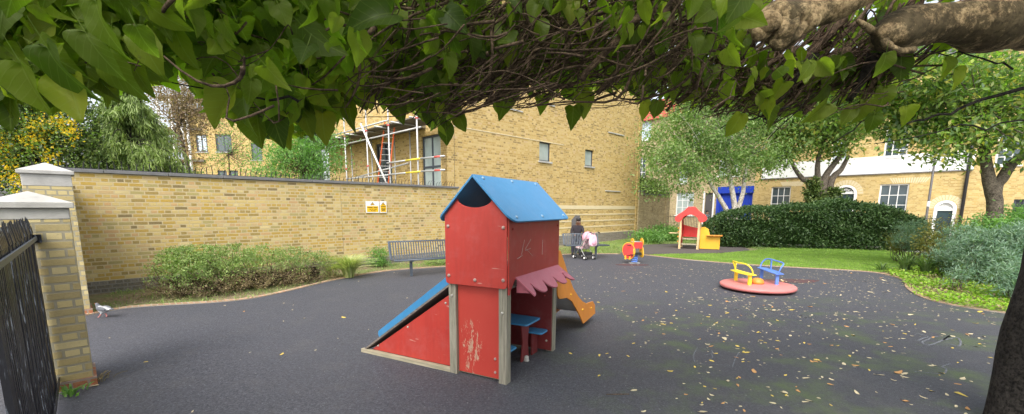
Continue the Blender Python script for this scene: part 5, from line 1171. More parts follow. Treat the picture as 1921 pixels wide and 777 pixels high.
# ------------------------------------------------------------------ trees
def stemw(base, Y, pts, z0=0):
    o = []
    for (px, py, r, *dy) in pts:
        c = AT(px, py, Y + (dy[0] if dy else 0)); o.append((c[0] - base[0], c[1] - base[1], c[2] - z0, r))
    return o
Y = 21.2; bb = AT(1377, 430, Y)
st = [[(0, 0, 0, .14)] + stemw(bb, Y, [(1367, 405, .12), (1350, 372, .10), (1333, 345, .08), (1322, 310, .05)]), [(0.05, 0, 0, .15)] + stemw(bb, Y, [(1379, 400, .13), (1374, 360, .12), (1367, 320, .10), (1360, 270, .06)]), [(.1, .05, 0, .14)] + stemw(bb, Y, [(1384, 398, .12), (1394, 360, .10), (1398, 325, .09), (1412, 290, .05)])]
tree('birch_tree', 'pale barked birch with three stems and fine grey green leaves behind the hedge', 'tree', bb, st, rel([B(1270, 270, Y, 62, 70), B(1255, 320, Y - .6, 40, 45), B(1320, 235, Y, 70, 55), B(1300, 335, Y - .4, 36, 34), B(1400, 260, Y, 60, 60), B(1430, 315, Y, 44, 30), B(1355, 300, Y + .3, 50, 40), B(1330, 170, Y, 80, 45), B(1230, 345, Y - .5, 22, 20), B(1420, 190, Y, 70, 50)], bb), 34000, .13, L['birch'], M['bark_birch'], clump=.42, limbs=26, droop=.5, aspect=.5, per=60)
Y = 22.5; bb = AT(1545, 420, Y)
st = [[(0, 0, 0, .26)] + stemw(bb, Y, [(1542, 380, .20), (1545, 345, .18), (1552, 325, .15), (1572, 298, .12), (1590, 268, .08)]), [(-.1, 0, .2, .25)] + stemw(bb, Y, [(1540, 360, .15), (1534, 330, .14), (1535, 300, .11), (1545, 262, .07)]), [(-.1, 0, .2, .2)] + stemw(bb, Y, [(1528, 355, .16), (1505, 335, .12), (1488, 310, .09), (1478, 280, .05)]), [(.1, 0, .3, .2)] + stemw(bb, Y, [(1558, 345, .16), (1578, 318, .12), (1592, 292, .08)])]
it = tree('ivy_clad_tree', 'forked tree with an ivy clad trunk in front of the terraced houses', 'tree', bb, st, rel([B(1480, 270, Y, 42, 28), B(1540, 235, Y, 60, 38), B(1600, 235, Y - .4, 50, 30), B(1470, 225, Y, 50, 34), B(1510, 190, Y, 80, 34), B(1455, 300, Y + .3, 26, 16), B(1560, 280, Y, 26, 14)], bb), 17000, .19, L['ivytree'], M['bark_grey'], clump=.45, limbs=22, per=50)
p, cc = crown_pts(rel([B(1527, 372, Y - .2, 15, 22), B(1522, 348, Y - .2, 11, 20), B(1565, 368, Y - .2, 12, 18), B(1548, 385, Y - .3, 28, 12)], bb), 4500, .12, 30, .5); V, F = leafcloud(p, .12, .2, .8); link('ivy', np_mesh('ivy', V, F), L['dark'], it)
Y = 11.2; bb = AT(1868, 430, Y)
st = [[(0, 0, 0, .19)] + stemw(bb, Y, [(1866, 395, .155), (1862, 360, .155), (1856, 340, .135), (1850, 305, .11), (1846, 270, .09), (1835, 200, .05)]), [(0.0, 0, 1.0, .12)] + stemw(bb, Y, [(1867, 358, .13), (1880, 335, .12), (1900, 306, .11), (1935, 280, .09), (1975, 240, .06)])]
tree('large_garden_tree', 'big bright leaved tree with a thick forked trunk at the right', 'tree', bb, st, rel([B(1850, 230, Y, 80, 50), B(1780, 260, Y, 60, 40), B(1722, 268, Y, 42, 22), B(1690, 235, Y + .5, 50, 24), B(1900, 150, Y, 90, 40), B(1780, 190, Y, 90, 40), B(1650, 205, Y + 1, 60, 24), B(1930, 270, Y - .5, 50, 34), B(1600, 170, Y + 1, 80, 30), B(1820, 290, Y, 40, 24), B(1980, 180, Y, 90, 80), B(1540, 205, Y + 1.5, 44, 22), B(1740, 140, Y, 120, 40)], bb), 19000, .15, L['cherry'], M['bark_grey'], clump=.27, limbs=34, per=40, droop=.35, aspect=.42)
Y = 15.5; bb = (AT(60, 330, Y)[0], Y)
tree('yellow_flowering_tree', 'dark leaved tree hung with yellow flower clusters at the left behind the wall', 'tree', bb, [(0, 0, 0, .22), (.1, 0, 1.5, .18), (.2, 0, 3.5, .1)], rel([B(40, 270, Y, 70, 60), B(120, 290, Y, 60, 50), B(10, 330, Y, 60, 36), B(90, 220, Y, 70, 50), B(170, 310, Y, 40, 36), B(-60, 270, Y, 70, 70), B(40, 180, Y, 90, 50)], bb), 22000, .13, L['dark'], M['bark_dark'], clump=.35, limbs=14)
tr0 = [o for o in bpy.data.objects if o.name == 'yellow_flowering_tree'][0]
cl = []
for (px, py) in ((20, 262), (10, 275), (60, 232), (72, 240), (85, 238), (55, 245), (100, 228), (112, 232), (124, 240), (134, 248), (138, 240), (90, 290), (86, 300), (107, 298), (25, 320), (12, 330), (36, 330), (5, 268), (45, 262), (66, 252), (30, 345), (8, 300), (120, 225), (60, 262), (15, 308), (78, 265)):
    c = AT(px, py, Y - .9); cl.append(RNG.normal(size=(40, 3)) * [.12, .12, .19] + np.array([c[0] - bb[0], c[1] - bb[1], c[2]]))
V, F = leafcloud(np.concatenate(cl), .085, .2, .7); link('yellow_flowers', np_mesh('yellow_flowers', V, F), L['yellow'], tr0)
p = np.concatenate(cl + cl) + RNG.normal(size=(80 * len(cl), 3)) * .4; V, F = leafcloud(p, .10, .3, .5); link('pale_leaves', np_mesh('pale_leaves', V, F), L['ivytree'], tr0)
# weeping conifer: hanging sprays from drooping boughs
Y = 17.0; bb = (AT(252, 330, Y)[0], Y); cf = thing('weeping_conifer', 'soft green weeping conifer rising behind the long brick wall', 'tree', (bb[0], bb[1], 0)); mb = MB(); mb.tube([(0, 0, 0), (0.1, 0, 3), (0, 0, 6.2)], [.2, .14, .02], 8); mb.build('trunk', M['bark_dark'], cf, smooth=True)
C, D = [], []; mb = MB()
for i in range(230):
    hz_ = 6.4 * (1 - RNG.random() ** .75 * .86); r = .25 + (6.6 - hz_) * .60 * RNG.uniform(.5, 1.05); a = RNG.uniform(0, 2 * np.pi); k = 26; s = np.linspace(.15, 1, k); rr = r * s; zz = hz_ + .28 * np.sin(s * 2.2) * r - .42 * r * s ** 2.2
    pts = np.c_[rr * np.cos(a), rr * np.sin(a), zz]; mb.tube([tuple(q) for q in pts[::5]], [.03, .024, .018, .012, .008, .005][:len(pts[::5])], 4)
    for q in pts:
        m_ = 7; off = RNG.normal(size=(m_, 3)) * [.08, .08, .05]; ln = RNG.uniform(.1, .7, m_) * (.4 + .6 * r / 2.5); C.append(q + off - np.c_[np.zeros(m_), np.zeros(m_), ln * RNG.random(m_)]); D.append(np.tile([math.cos(a) * .25, math.sin(a) * .25, -1.0], (m_, 1)))
C = np.concatenate(C); C = C[C[:, 2] > .3]; D = np.concatenate(D)[:len(C)]; V, F = leafcloud(C, .24, .0, .16, dirs=D); link('hanging_sprays', np_mesh('hanging_sprays', V, F), L['conifer'], cf); mb.build('boughs', M['bark_dark'], cf)
Y = 24; bb = (AT(352, 330, Y)[0], Y)
tree('reddish_leaved_tree', 'sparse tree with dull reddish leaves in front of the distant flats', 'tree', bb, [(0, 0, 0, .16), (.1, 0, 3, .12), (-.2, 0, 6, .06)], rel([B(335, 190, Y, 38, 34), B(355, 230, Y, 34, 26), B(375, 205, Y, 30, 18), B(320, 160, Y, 60, 30), B(385, 240, Y, 24, 10), B(330, 260, Y, 26, 22), B(195, 290, Y - 5, 20, 20), B(345, 290, Y, 20, 26), B(400, 225, Y, 18, 12)], bb), 9000, .12, L['brown'], M['bark_grey'], clump=.5, limbs=20, per=40)
Y = 12.6; bb = (AT(565, 345, Y)[0], Y)
tree('bushy_young_tree', 'light green bushy young tree standing before the scaffolding', 'tree', bb, [(0, 0, 0, .06), (0, 0, 1.5, .05), (.1, 0, 2.6, .03)], rel([B(560, 310, Y, 58, 34), B(600, 290, Y, 44, 36), B(530, 285, Y, 34, 30), B(565, 258, Y, 34, 24), B(500, 325, Y, 28, 18), B(630, 325, Y, 22, 20), B(610, 262, Y, 22, 18)], bb), 9500, .085, L['bush'], M['bark_twig'], clump=.22, limbs=20, per=30, aspect=.35)
Y = 20; bb = (AT(430, 345, Y)[0], Y)
tree('wispy_young_tree', 'wispy thin tree in front of the yellow distant flats', 'tree', bb, [(0, 0, 0, .06), (0, 0, 2, .05), (.1, 0, 4, .02)], rel([B(430, 290, Y, 30, 34), B(455, 260, Y, 30, 30), B(470, 300, Y, 26, 30), B(380, 320, Y, 22, 14)], bb), 1500, .10, L['bush'], M['bark_twig'], clump=.35, limbs=18, per=14, aspect=.35)

# ------------------------------------------------------------------ overhanging tree: trunk at the right, limbs, twigs and broad leaves above the camera
EDGE = [(-700, 120), (-200, 200), (0, 262), (60, 235), (110, 215), (160, 236), (215, 205), (300, 195), (360, 165), (420, 215), (480, 262), (530, 275), (600, 260), (650, 230), (720, 215), (790, 228), (830, 262), (865, 215), (930, 195), (960, 205), (1010, 190), (1075, 205), (1120, 195), (1200, 205), (1290, 215), (1350, 222), (1400, 238), (1450, 238), (1500, 222), (1560, 205), (1620, 200), (1680, 150), (1760, 118), (1800, 105), (1900, 95), (2300, 60), (2700, 20)]
ex_, ey_ = [e[0] for e in EDGE], [e[1] for e in EDGE]
def edge(px): return np.interp(px, ex_, ey_)
def yfar(px): return np.interp(px, [-700, 0, 150, 300, 450, 600, 800, 1000, 1400, 1700, 2000, 2700], [.9, .95, .98, 1.1, 1.5, 1.8, 2.15, 2.35, 2.5, 2.6, 2.7, 2.6])
ot = thing('overhanging_tree', 'dark leaning tree whose limbs, dead twigs and broad leaves hang over the whole top edge', 'tree', (4.22, 3.0, 0))
OB = np.array([4.22, 3.0, 0])
def heart(k=1.0, lobed=False, seed=0):
    if lobed: o = [(0, 0), (-.07, .17), (-.02, .33), (.12, .46), (.28, .44), (.42, .38), (.52, .40), (.66, .27), (.82, .14), (1.0, 0)]
    else: o = [(0, 0), (-.09, .13), (-.09, .27), (.0, .38), (.16, .44), (.35, .44), (.54, .37), (.72, .25), (.88, .11), (1.0, 0)]
    xs_ = np.linspace(0, len(o) - 1, 19 if k > .92 or lobed else 13); ox = np.interp(xs_, range(len(o)), [q[0] for q in o]); oy = np.interp(xs_, range(len(o)), [q[1] for q in o])
    r_ = np.random.default_rng(seed); oy = oy * (1 + .05 * np.sin(xs_ * 1.3 + seed)) + np.where((np.arange(len(xs_)) % 2 == 1) & (oy > .03), .018, 0); oy[0] = oy[-1] = 0; o = list(zip(ox, oy))
    m = len(o); V = []; UV = []; c1, c2, fo, wv = r_.uniform(.0, .8), r_.uniform(-.6, .6), r_.uniform(.05, .8), r_.uniform(0, 6)
    def P_(x, y): return (x, y * k, -c1 * x * x + fo * abs(y) + c2 * y * x + .06 * math.sin(9 * x + wv + (2 if y > 0 else 0)) * abs(y) * 2 - .5 * max(0, abs(y) - .25) ** 2 * (seed % 3))
    for x, y in o: V.append(P_(max(x, 0) * .96 if y else x, 0)); UV.append((.5, max(x, 0)))       # midrib
    for s in (1, -1):
        for x, y in o: V.append(P_(x, y * s * .5)); UV.append((.5 + .5 * y * s, x))
        for x, y in o: V.append(P_(x, y * s)); UV.append((.5 + y * s, x))
    F = []
    for si in (0, 1):
        a = m * (1 + 2 * si); b = m * (2 + 2 * si)
        for i in range(m - 1):
            F += [(i, a + i, a + i + 1), (i, a + i + 1, i + 1), (a + i, b + i, b + i + 1), (a + i, b + i + 1, a + i + 1)] if si == 0 else [(i, a + i + 1, a + i), (i, i + 1, a + i + 1), (a + i, b + i + 1, b + i), (a + i, a + i + 1, b + i + 1)]
    n = len(V); V += [(-.55, -.008, .12), (-.55, .008, .12), (0.02, .012, 0), (0.02, -.012, 0)]; UV += [(.5, 0)] * 4; F += [(n, n + 1, n + 2), (n, n + 2, n + 3)]   # petiole
    return np.array(V), np.array(F), np.array(UV)
def inst(tpls, C, D, N, S, rng=RNG):
    """place leaf templates: centre C, direction D, normal N, size S"""
    Vo, Fo, Uo = [], [], []; base = 0; which = rng.integers(0, len(tpls), len(C))
    D = D / np.linalg.norm(D, axis=1)[:, None]; N = N - D * (N * D).sum(1)[:, None]; N /= np.linalg.norm(N, axis=1)[:, None] + 1e-9; Sd = np.cross(N, D)
    for t, (V, F, U) in enumerate(tpls):
        ix = np.where(which == t)[0]
        if not len(ix): continue
        W = C[ix, None, :] + S[ix, None, None] * (V[None, :, 0, None] * D[ix, None] + V[None, :, 1, None] * Sd[ix, None] + V[None, :, 2, None] * N[ix, None])
        Vo.append(W.reshape(-1, 3)); Fo.append((F[None] + (np.arange(len(ix)) * len(V))[:, None, None]).reshape(-1, 3) + base); Uo.append(np.tile(U, (len(ix), 1))); base += len(ix) * len(V)
    return np.concatenate(Vo), np.concatenate(Fo), np.concatenate(Uo)
TPL = [heart(.8 + .04 * i, False, i) for i in range(7)]; TPLL = [heart(1.0, True, i + 9) for i in range(5)] + [heart(.93, False, i + 20) for i in range(4)]
def canopy_leaves(n, pxa, pxb, size, tp, hang, ymin=.45, thick=.75, edge_bias=0.0, dens=None, far=1.0):
    px = RNG.uniform(pxa, pxb, n * 2) if dens is None else RNG.choice(np.arange(pxa, pxb), n * 2, p=dens)
    yf = yfar(px); Y = yf * (1 - RNG.random(len(px)) ** 1.3 * (1 - ymin / yf)); Y = Y * far; u = (px - 960.5) / FPX
    zlow = EYE + (389 - edge(px)) / FPX * yf * far
    z = zlow + thick * RNG.random(len(px)) ** (1 + edge_bias) + size * .75
    C = np.c_[u * Y, Y, z]
    k = ((z - EYE) / Y < .85) & ~((px > 1370) & (px < 2100) & ((z - EYE) / Y > .34) & (Y < 2.5)); C = C[k][:n]
    m = len(C); D = RNG.normal(size=(m, 3)) * [.55, .55, .3]; D[:, 2] -= hang; N = RNG.normal(size=(m, 3)); N[:, 1] -= .9; S = size * RNG.uniform(.6, 1.25, m)
    return inst(tp, C - OB, D, N, S)
parts = [canopy_leaves(760, -500, 420, .055, TPLL, .8, .82, .5, .3), canopy_leaves(1500, -600, 620, .053, TPLL + TPL, .9, .9, .75), canopy_leaves(1150, 380, 900, .066, TPL, 1.0, 1.35, .7), canopy_leaves(170, 880, 1350, .08, TPL, 1.0, 1.6, .7), canopy_leaves(520, 420, 1230, .066, TPL, 1.3, 1.5, .22),
         canopy_leaves(520, 1250, 2300, .085, TPL, 1.1, 1.2, .8), canopy_leaves(36, 1480, 1800, .09, TPL, 1.2, 2.3, .3), canopy_leaves(300, 1450, 2200, .09, TPL, .8, 2.4, .9, -.2, far=1.22), canopy_leaves(1500, 520, 1640, .075, TPL, .9, 1.9, .65, .3, far=1.28), canopy_leaves(420, 560, 1640, .08, TPL, 1.0, 2.0, .14, far=1.2), canopy_leaves(900, -400, 2200, .10, TPL, .6, .3, 1.1, -.3)]
V = np.concatenate([p[0] for p in parts]); off = np.cumsum([0] + [len(p[0]) for p in parts[:-1]]); F = np.concatenate([p[1] + o_ for p, o_ in zip(parts, off)]); U = np.concatenate([p[2] for p in parts])
# a roof of leaves above and behind, so the canopy really shades the ground beneath
m = 2300; C = np.c_[RNG.uniform(-3.2, 5.5, m), RNG.uniform(-3.5, 2.2, m), RNG.uniform(2.9, 3.9, m)] - OB; D = RNG.normal(size=(m, 3)); D[:, 2] -= .5; N = RNG.normal(size=(m, 3)); N[:, 2] += 1.5
q = inst(TPL[:2], C, D, N, .15 * RNG.uniform(.7, 1.3, m)); F = np.concatenate([F, q[1] + len(V)]); V = np.concatenate([V, q[0]]); U = np.concatenate([U, q[2]])
link('foliage', np_mesh('foliage', V, F, True, U), L['canopy'], ot)
L['fringe'] = leafmat('backlit_lime_leaf', [(.22, .34, .03), (.32, .42, .05), (.26, .36, .05), (.40, .44, .08)], .65, .45, .3, True, 3)  # lighter yellow-green leaf, backlight at the canopy fringe put into the colour
q = [canopy_leaves(200, 400, 700, .068, TPL, 1.3, 1.25, .13, far=.97), canopy_leaves(70, 650, 900, .07, TPL, 1.3, 1.8, .12, far=.98), canopy_leaves(120, 330, 780, .068, TPL, 1.3, 1.2, .16, far=1.1), canopy_leaves(110, 380, 560, .062, TPLL, .9, 1.1, .3, far=1.15), canopy_leaves(60, 900, 1420, .07, TPL, 1.2, 2.0, .25, far=1.3), canopy_leaves(70, 500, 1600, .07, TPL, 1.0, 1.6, .7, far=1.3), canopy_leaves(110, 60, 330, .055, TPLL, .9, .9, .3, far=1.15)]
V = np.concatenate([p[0] for p in q]); off = np.cumsum([0] + [len(p[0]) for p in q[:-1]]); F = np.concatenate([p[1] + o_ for p, o_ in zip(q, off)]); U = np.concatenate([p[2] for p in q])
link('backlit_leaves', np_mesh('backlit_leaves', V, F, True, U), L['fringe'], ot)
# trunk and knobbly limbs
def knobbly(pts, rs, sides=14, amp=.18, seg=5, seed=3):
    P_ = spline(pts, seg); R_ = np.interp(np.linspace(0, 1, len(P_)), np.linspace(0, 1, len(rs)), rs); mb = MB(); mb.tube([tuple(p) for p in P_], list(R_), sides)
    r_ = np.random.default_rng(seed); K = r_.normal(size=(6, 3)) * 7; ph = r_.uniform(0, 6, 6); Vn = []
    for i, v in enumerate(mb.v):
        ri = min(i // sides, len(P_) - 1); c = P_[ri]; d = np.array(v) - c; s = 1 + amp * sum(math.sin(float(K[j] @ np.array(v)) + ph[j]) for j in range(6)) / 3; Vn.append(tuple(c + d * s))
    mb.v = Vn; return mb
e0 = AT(1853, 777, 2.95); e1_ = AT(1921, 560, 2.95)
sl2 = (e1_[0] - e0[0]) / (e1_[2] - e0[2]); tx0 = e0[0] - sl2 * e0[2] + .27
knobbly([(tx0 - OB[0] + .22, 0, -.05), (tx0 + .9 * sl2 - OB[0] + .13, 0, .9), (tx0 + 1.8 * sl2 - OB[0] + .05, -.02, 1.8), (tx0 + 2.2 * sl2 - OB[0], -.15, 2.6), (tx0 + 2.2 * sl2 - OB[0] - .2, -.3, 3.2)], [.29, .26, .25, .24, .2], 20, .08, 6).build('trunk', M['bark_dark'], ot, smooth=True)
def ATo(px, py, Y): return tuple(AT(px, py, Y) - OB)
knobbly([(.15, -.3, 2.9), ATo(2010, 25, 2.6), ATo(1930, 40, 2.45), ATo(1850, 38, 2.35), ATo(1770, 42, 2.3), ATo(1700, 55, 2.28), ATo(1660, 66, 2.2), ATo(1640, 72, 2.2)], [.16, .15, .135, .12, .105, .09, .07, .03], 20, .26, 6, 5).build('main_limb', M['bark_pale'], ot, smooth=True)
knobbly([(.0, -.4, 3.1), ATo(1900, -170, 2.2), ATo(1700, -60, 2.1), ATo(1610, -18, 2.1), ATo(1560, 12, 2.1), ATo(1510, 26, 2.1), ATo(1462, 34, 2.1), ATo(1425, 48, 2.1)], [.13, .10, .075, .068, .064, .075, .09, .03], 16, .3, 6, 8).build('upper_limb', M['bark_pale'], ot, smooth=True)
mb = MB()
for (px, py, Y_, r) in ((1438, 42, 2.06, .072), (1474, 60, 2.07, .074), (1504, 44, 2.1, .06), (1462, 78, 2.06, .036), (1482, 30, 2.08, .06), (1430, 62, 2.06, .034)):
    c = ATo(px, py, Y_); k = MB().ell(c, (r * 1.1, r * .8, r * RNG.uniform(.75, 1.0)), 28, 20); kk = RNG.normal(size=(7, 3)) * 34; k.v = [tuple(np.array(c) + (np.array(v) - np.array(c)) * (1 + .085 * sum(math.sin(float(q_ @ np.array(v))) for q_ in kk))) for v in k.v]; mb.add(k.v, k.f)
mb.build('pollard_knob', M['bark_pale'], ot, smooth=True)
mb = MB(); mb.tube([tuple(p) for p in spline([ATo(1672, 60, 2.2), ATo(1660, 78, 2.16), ATo(1672, 90, 2.15), ATo(1690, 96, 2.15), ATo(1715, 93, 2.16)], 5)], [.02] * 10 + [.016] * 11, 8); mb.build('curled_shoot', M['bark_pale'], ot, smooth=True)
MB().tube([ATo(1642, 62, 2.2), ATo(1622, 48, 2.15), ATo(1610, 40, 2.1)], [.018, .015, .010], 8).build('cut_stub', M['bark_pale'], ot, smooth=True)
# hanging dead branches
for (a, b, r) in (((1530, 100), (1436, 225), .024), ((1590, 90), (1508, 214), .022), ((1640, 100), (1592, 190), .030), ((1670, 100), (1612, 210), .020), ((1600, 10), (1470, 150), .022), ((1560, -40), (1270, 190), .02), ((1420, -60), (1190, 150), .02), ((1330, -80), (1120, 175), .018), ((1290, -60), (1090, 150), .02), ((1260, -30), (1000, 120), .018), ((1180, -70), (950, 90), .016), ((1160, -30), (900, 160), .014), ((1060, -60), (750, 190), .012), ((1460, 40), (1270, 195), .016), ((1500, 90), (1340, 210), .014), ((1290, -90), (1240, 110), .016), ((1252, -80), (1225, 120), .014), ((1120, 20), (830, 215), .010), ((1010, -20), (720, 160), .009), ((800, -40), (560, 60), .008), ((640, -40), (500, 120), .007), ((560, -60), (590, 130), .006), ((455, -20), (440, 90), .008), ((500, 20), (300, 60), .007)):
    Ya = RNG.uniform(1.7, 2.2) if a[0] < 1340 else 2.45; mb = MB(); A_, B_ = np.array(ATo(*a, Ya * .97)), np.array(ATo(*b, Ya)); limb(mb, A_, B_, r, r * .55, .03, 10, 8); mb.build('dead_branch', M['bark_twig'] if r < .024 else M['bark_dark'], ot, smooth=True)
# masses of thin twigs
def below(pts):
    for p in pts:
        q = np.array(p) + OB; u = 960.5 + FPX * q[0] / q[1]; v = 389 - FPX * (q[2] - EYE) / q[1]
        if v > edge(u) + 16: return True
    return False
mb = MB()
def twig(px, py, dx, dy, Y_, r, wob=.12, n=8):
    if px + dx > 1350:
        if (px > 1340 and py > 130 and RNG.random() < .6) or py < 100 or RNG.random() < .35 * (px + dx > 1420) * (py + dy < 110): return
        Y_ = max(Y_, 2.42)
    a = np.array(ATo(px + dx, py + dy, Y_ * (RNG.uniform(.88, 1.05) if px + dx < 1350 else 1.0))); b = np.array(ATo(px, py, Y_)); Ln = np.linalg.norm(b - a); o = RNG.normal(size=3) * wob * Ln; o2 = RNG.normal(size=3) * wob * .5 * Ln; pts = []
    for i in range(n + 1):
        t = i / n; pts.append(tuple(a + (b - a) * t + o * math.sin(math.pi * t) + o2 * math.sin(2 * math.pi * t)))
    if below(pts): return
    mb.tube(pts, [r * (1 - .65 * i / n) for i in range(n + 1)], 5)
for i in range(150):
    px = RNG.uniform(1130, 1660); e = edge(px); py = e - RNG.uniform(0, 70); Yb = RNG.uniform(2.42, 2.6); m2_ = np.array(ATo(px, py, Yb)); a_2 = np.array(ATo(px + RNG.uniform(50, 170), py - RNG.uniform(70, 180), Yb)); tm = MB(); limb(tm, a_2, m2_, RNG.choice([.006, .009, .012]), .003, .05, 7, 6); (None if below(tm.v) else mb.add(tm.v, tm.f))
for i in range(1250):
    px = RNG.choice([RNG.uniform(640, 1000), RNG.uniform(900, 1620), RNG.uniform(900, 1620), RNG.uniform(1180, 1560)]); e = edge(px); py = e - abs(RNG.normal()) * 130 + RNG.uniform(-6, 22) * (px > 880)
    if py > e + 6 and px < 880: continue
    twig(px, py, RNG.uniform(30, 260), -RNG.uniform(20, 190), yfar(px) * RNG.uniform(.72, 1.0), RNG.choice([.0022, .003, .0045, .006, .008], p=[.3, .3, .2, .13, .07]))
for i in range(240):
    px = RNG.uniform(250, 1750); e = edge(px); twig(px, e - RNG.uniform(20, 190), RNG.uniform(-160, 160), RNG.uniform(-110, 60), yfar(px) * RNG.uniform(.75, .98), RNG.choice([.002, .003, .005]), .2)
for i in range(150):
    px = RNG.normal(1385, 60); py = min(RNG.normal(195, 34), 244); twig(px, py, RNG.uniform(-70, 110), -RNG.uniform(5, 90), RNG.uniform(2.2, 2.5), RNG.choice([.002, .003, .004]), .25)
mb.build('twigs', M['bark_twig'], ot, smooth=True)
# a few single leaves and sprays that hang below the edge
def spray(spec, tps, seed=1):
    C, D, N, S = [], [], [], []
    for (px, py, Y_, s, dx) in spec: C.append(AT(px, py, Y_) - OB); D.append([dx, RNG.uniform(-.2, .2), -1]); N.append([RNG.uniform(-.35, .35), -1, .15]); S.append(s)
    return inst(tps, np.array(C), np.array(D), np.array(N), np.array(S))
sp3 = [(1075, 200, 2.1, .095, .05), (950, 165, 2.1, .13, -.12), (935, 185, 2.2, .09, .1), (1090, 175, 2.1, .12, .15), (1015, 178, 2.2, .09, .2), (1210, 190, 2.2, .09, .1), (1235, 190, 2.2, .08, -.2), (805, 205, 2.1, .08, -.3), (835, 232, 2.1, .10, .1), (820, 215, 2.1, .08, .5), (860, 215, 2.1, .085, .4), (850, 200, 2.1, .07, .8), (812, 190, 2.1, .1, -.6), (540, 232, 1.45, .085, 0), (482, 215, 1.3, .10, .1), (605, 212, 1.55, .10, 0), (570, 205, 1.5, .09, .1), (510, 200, 1.3, .11, .1), (460, 160, 1.15, .13, -.5), (440, 170, 1.1, .11, -.8), (655, 195, 1.7, .10, 0), (745, 190, 1.9, .09, .1), (1390, 215, 2.3, .12, -.3), (1440, 205, 2.3, .10, .5), (1550, 195, 2.3, .11, -.7), (1620, 190, 2.4, .12, .1), (1600, 200, 2.4, .10, -.4), (1660, 165, 2.4, .11, 0), (1770, 110, 2.4, .12, 0), (1790, 130, 2.4, .11, .2), (1700, 200, 2.4, .10, .2), (1640, 215, 2.4, .09, 0), (250, 120, .95, 0.060, .2), (330, 60, 1.0, 0.072, .2), (160, 60, .8, 0.072, .4), (130, 150, .85, 0.084, .3), (40, 120, .8, 0.084, .1), (20, 170, .85, 0.078, -.2), (200, 110, .85, 0.084, .6), (90, 90, .8, 0.090, .2), (260, 60, .9, 0.078, .4)]
V, F, U = spray(sp3, TPL + TPLL[:1]); link('hanging_leaves', np_mesh('hanging_leaves', V, F, True, U), L['canopy'], ot)
# thin living branches that reach across the right
for (a, b, r, Y_) in (((1921, 165), (1690, 235), .012, 2.6), ((1960, 230), (1640, 270), .006, 2.6), ((1750, 60), (1440, 262), .005, 2.5), ((1680, 170), (1560, 270), .006, 2.5), ((1900, 130), (1660, 110), .005, 2.5), ((560, 190), (300, 150), .004, 1.2), ((900, 150), (800, 235), .007, 2.1), ((1480, 200), (1350, 242), .006, 2.4), ((700, 10), (680, 170), .006, 1.8)):
    m2 = MB(); limb(m2, ATo(*a, Y_), ATo(*b, Y_ * .98), r, r * .4, .05, 10, 6); m2.build('thin_branch', M['bark_dark'], ot, smooth=True)

# ------------------------------------------------------------------ fallen leaves, chalk and weeds
def fallen_tpl(seed):
    r_ = np.random.default_rng(seed); n = 10; V = [(0, 0, .006)]; el = r_.uniform(.35, .8); c1 = r_.uniform(-.3, .5); c2 = r_.uniform(-.2, .5)
    for k in range(n):
        a = 2 * math.pi * k / n; r = (.5 + .06 * r_.normal()) * (1 + (.25 if k == 0 else 0)); x, y = r * math.cos(a), r * el * math.sin(a); V.append((x, y, .02 + c1 * x * x + c2 * y * y + .02 * r_.normal()))
    V = np.array(V); V[:, 2] -= V[:, 2].min() - .02; return V, np.array([(0, k + 1, (k + 1) % n + 1) for k in range(n)])
FT = [fallen_tpl(i) for i in range(8)]
def in_play(P): return inpoly(P, EL + ER + [(14, 4), (14, -8), (-10, -8), (-10, 3), (-6.9, 5.9)])
def vis(x, y):
    px, py = x / y, 0; return abs(x / y) < 1.19 and y > 2.3
pts = []
while len(pts) < 1450:
    Y_ = 2.4 + 10.5 * RNG.random() ** .8; x = RNG.uniform(-1.15, 1.18) * Y_; u = x / Y_
    wt = .035 if u < -.05 else (.10 + .9 * np.clip((u - .02) / .75, 0, 1)) * (1.0 if x > .8 else .5)
    if Y_ < 6 and u < .45: wt *= .35
    wt *= .45 + .9 * max(0, .5 + math.sin(x * 1.7 + 1.2 * math.sin(Y_ * 1.1)) * math.cos(Y_ * 1.35 + x * .6))
    if RNG.random() > wt: continue
    lx, ly = float((np.array([x, Y_]) - PN) @ pex), float((np.array([x, Y_]) - PN) @ pe1)
    if (-2 < lx < .05 and -.02 < ly < 1.3) or (-.6 < lx < .05 and 0 < ly < 3): continue
    if np.hypot(x - mc[0], Y_ - mc[1]) < .75: continue
    pts.append((x, Y_))
pts = np.array(pts); pts = pts[in_play(pts)]
fm = [flat('yellow_fallen_leaf', (.62, .46, .10), .7, .3, .3, 60), flat('pale_fallen_leaf', (.55, .47, .30), .75, .3, .3, 60), flat('orange_brown_fallen_leaf', (.48, .26, .10), .75, .3, .35, 60)]
fl_lab = ['small yellow fallen leaf lying on the black rubber surface', 'small pale straw coloured fallen leaf lying on the black rubber surface', 'small orange brown fallen leaf lying on the black rubber surface']
fgrp = ['yellow fallen leaves on the black surface', 'pale fallen leaves on the black surface', 'orange brown fallen leaves on the black surface']
meshes = [[None] * 8 for _ in range(3)]
for c in range(3):
    for i, (V, F) in enumerate(FT): me = np_mesh('fallen_leaf', V, F, True); me.materials.append(fm[c]); meshes[c][i] = me
size = RNG.uniform(.026, .062, len(pts)) * np.where(RNG.random(len(pts)) < .10, 1.7, 1.0); app = size / pts[:, 1]; order = np.argsort(-app)
for n_, j in enumerate(order[:300]):
    c = int(RNG.choice(3, p=[.33, .47, .20])); o = bpy.data.objects.new('fallen_leaf', meshes[c][int(RNG.integers(8))]); COL.objects.link(o)
    o.location = (pts[j, 0], pts[j, 1], .001); s = float(size[j]); o.scale = (s, s * RNG.uniform(.6, 1), s); o.rotation_euler = (RNG.normal() * .12, RNG.normal() * .12, RNG.uniform(0, 6.28)); tag(o, fl_lab[c], 'leaf', fgrp[c])
Vs, Fs, b_ = [], [], 0
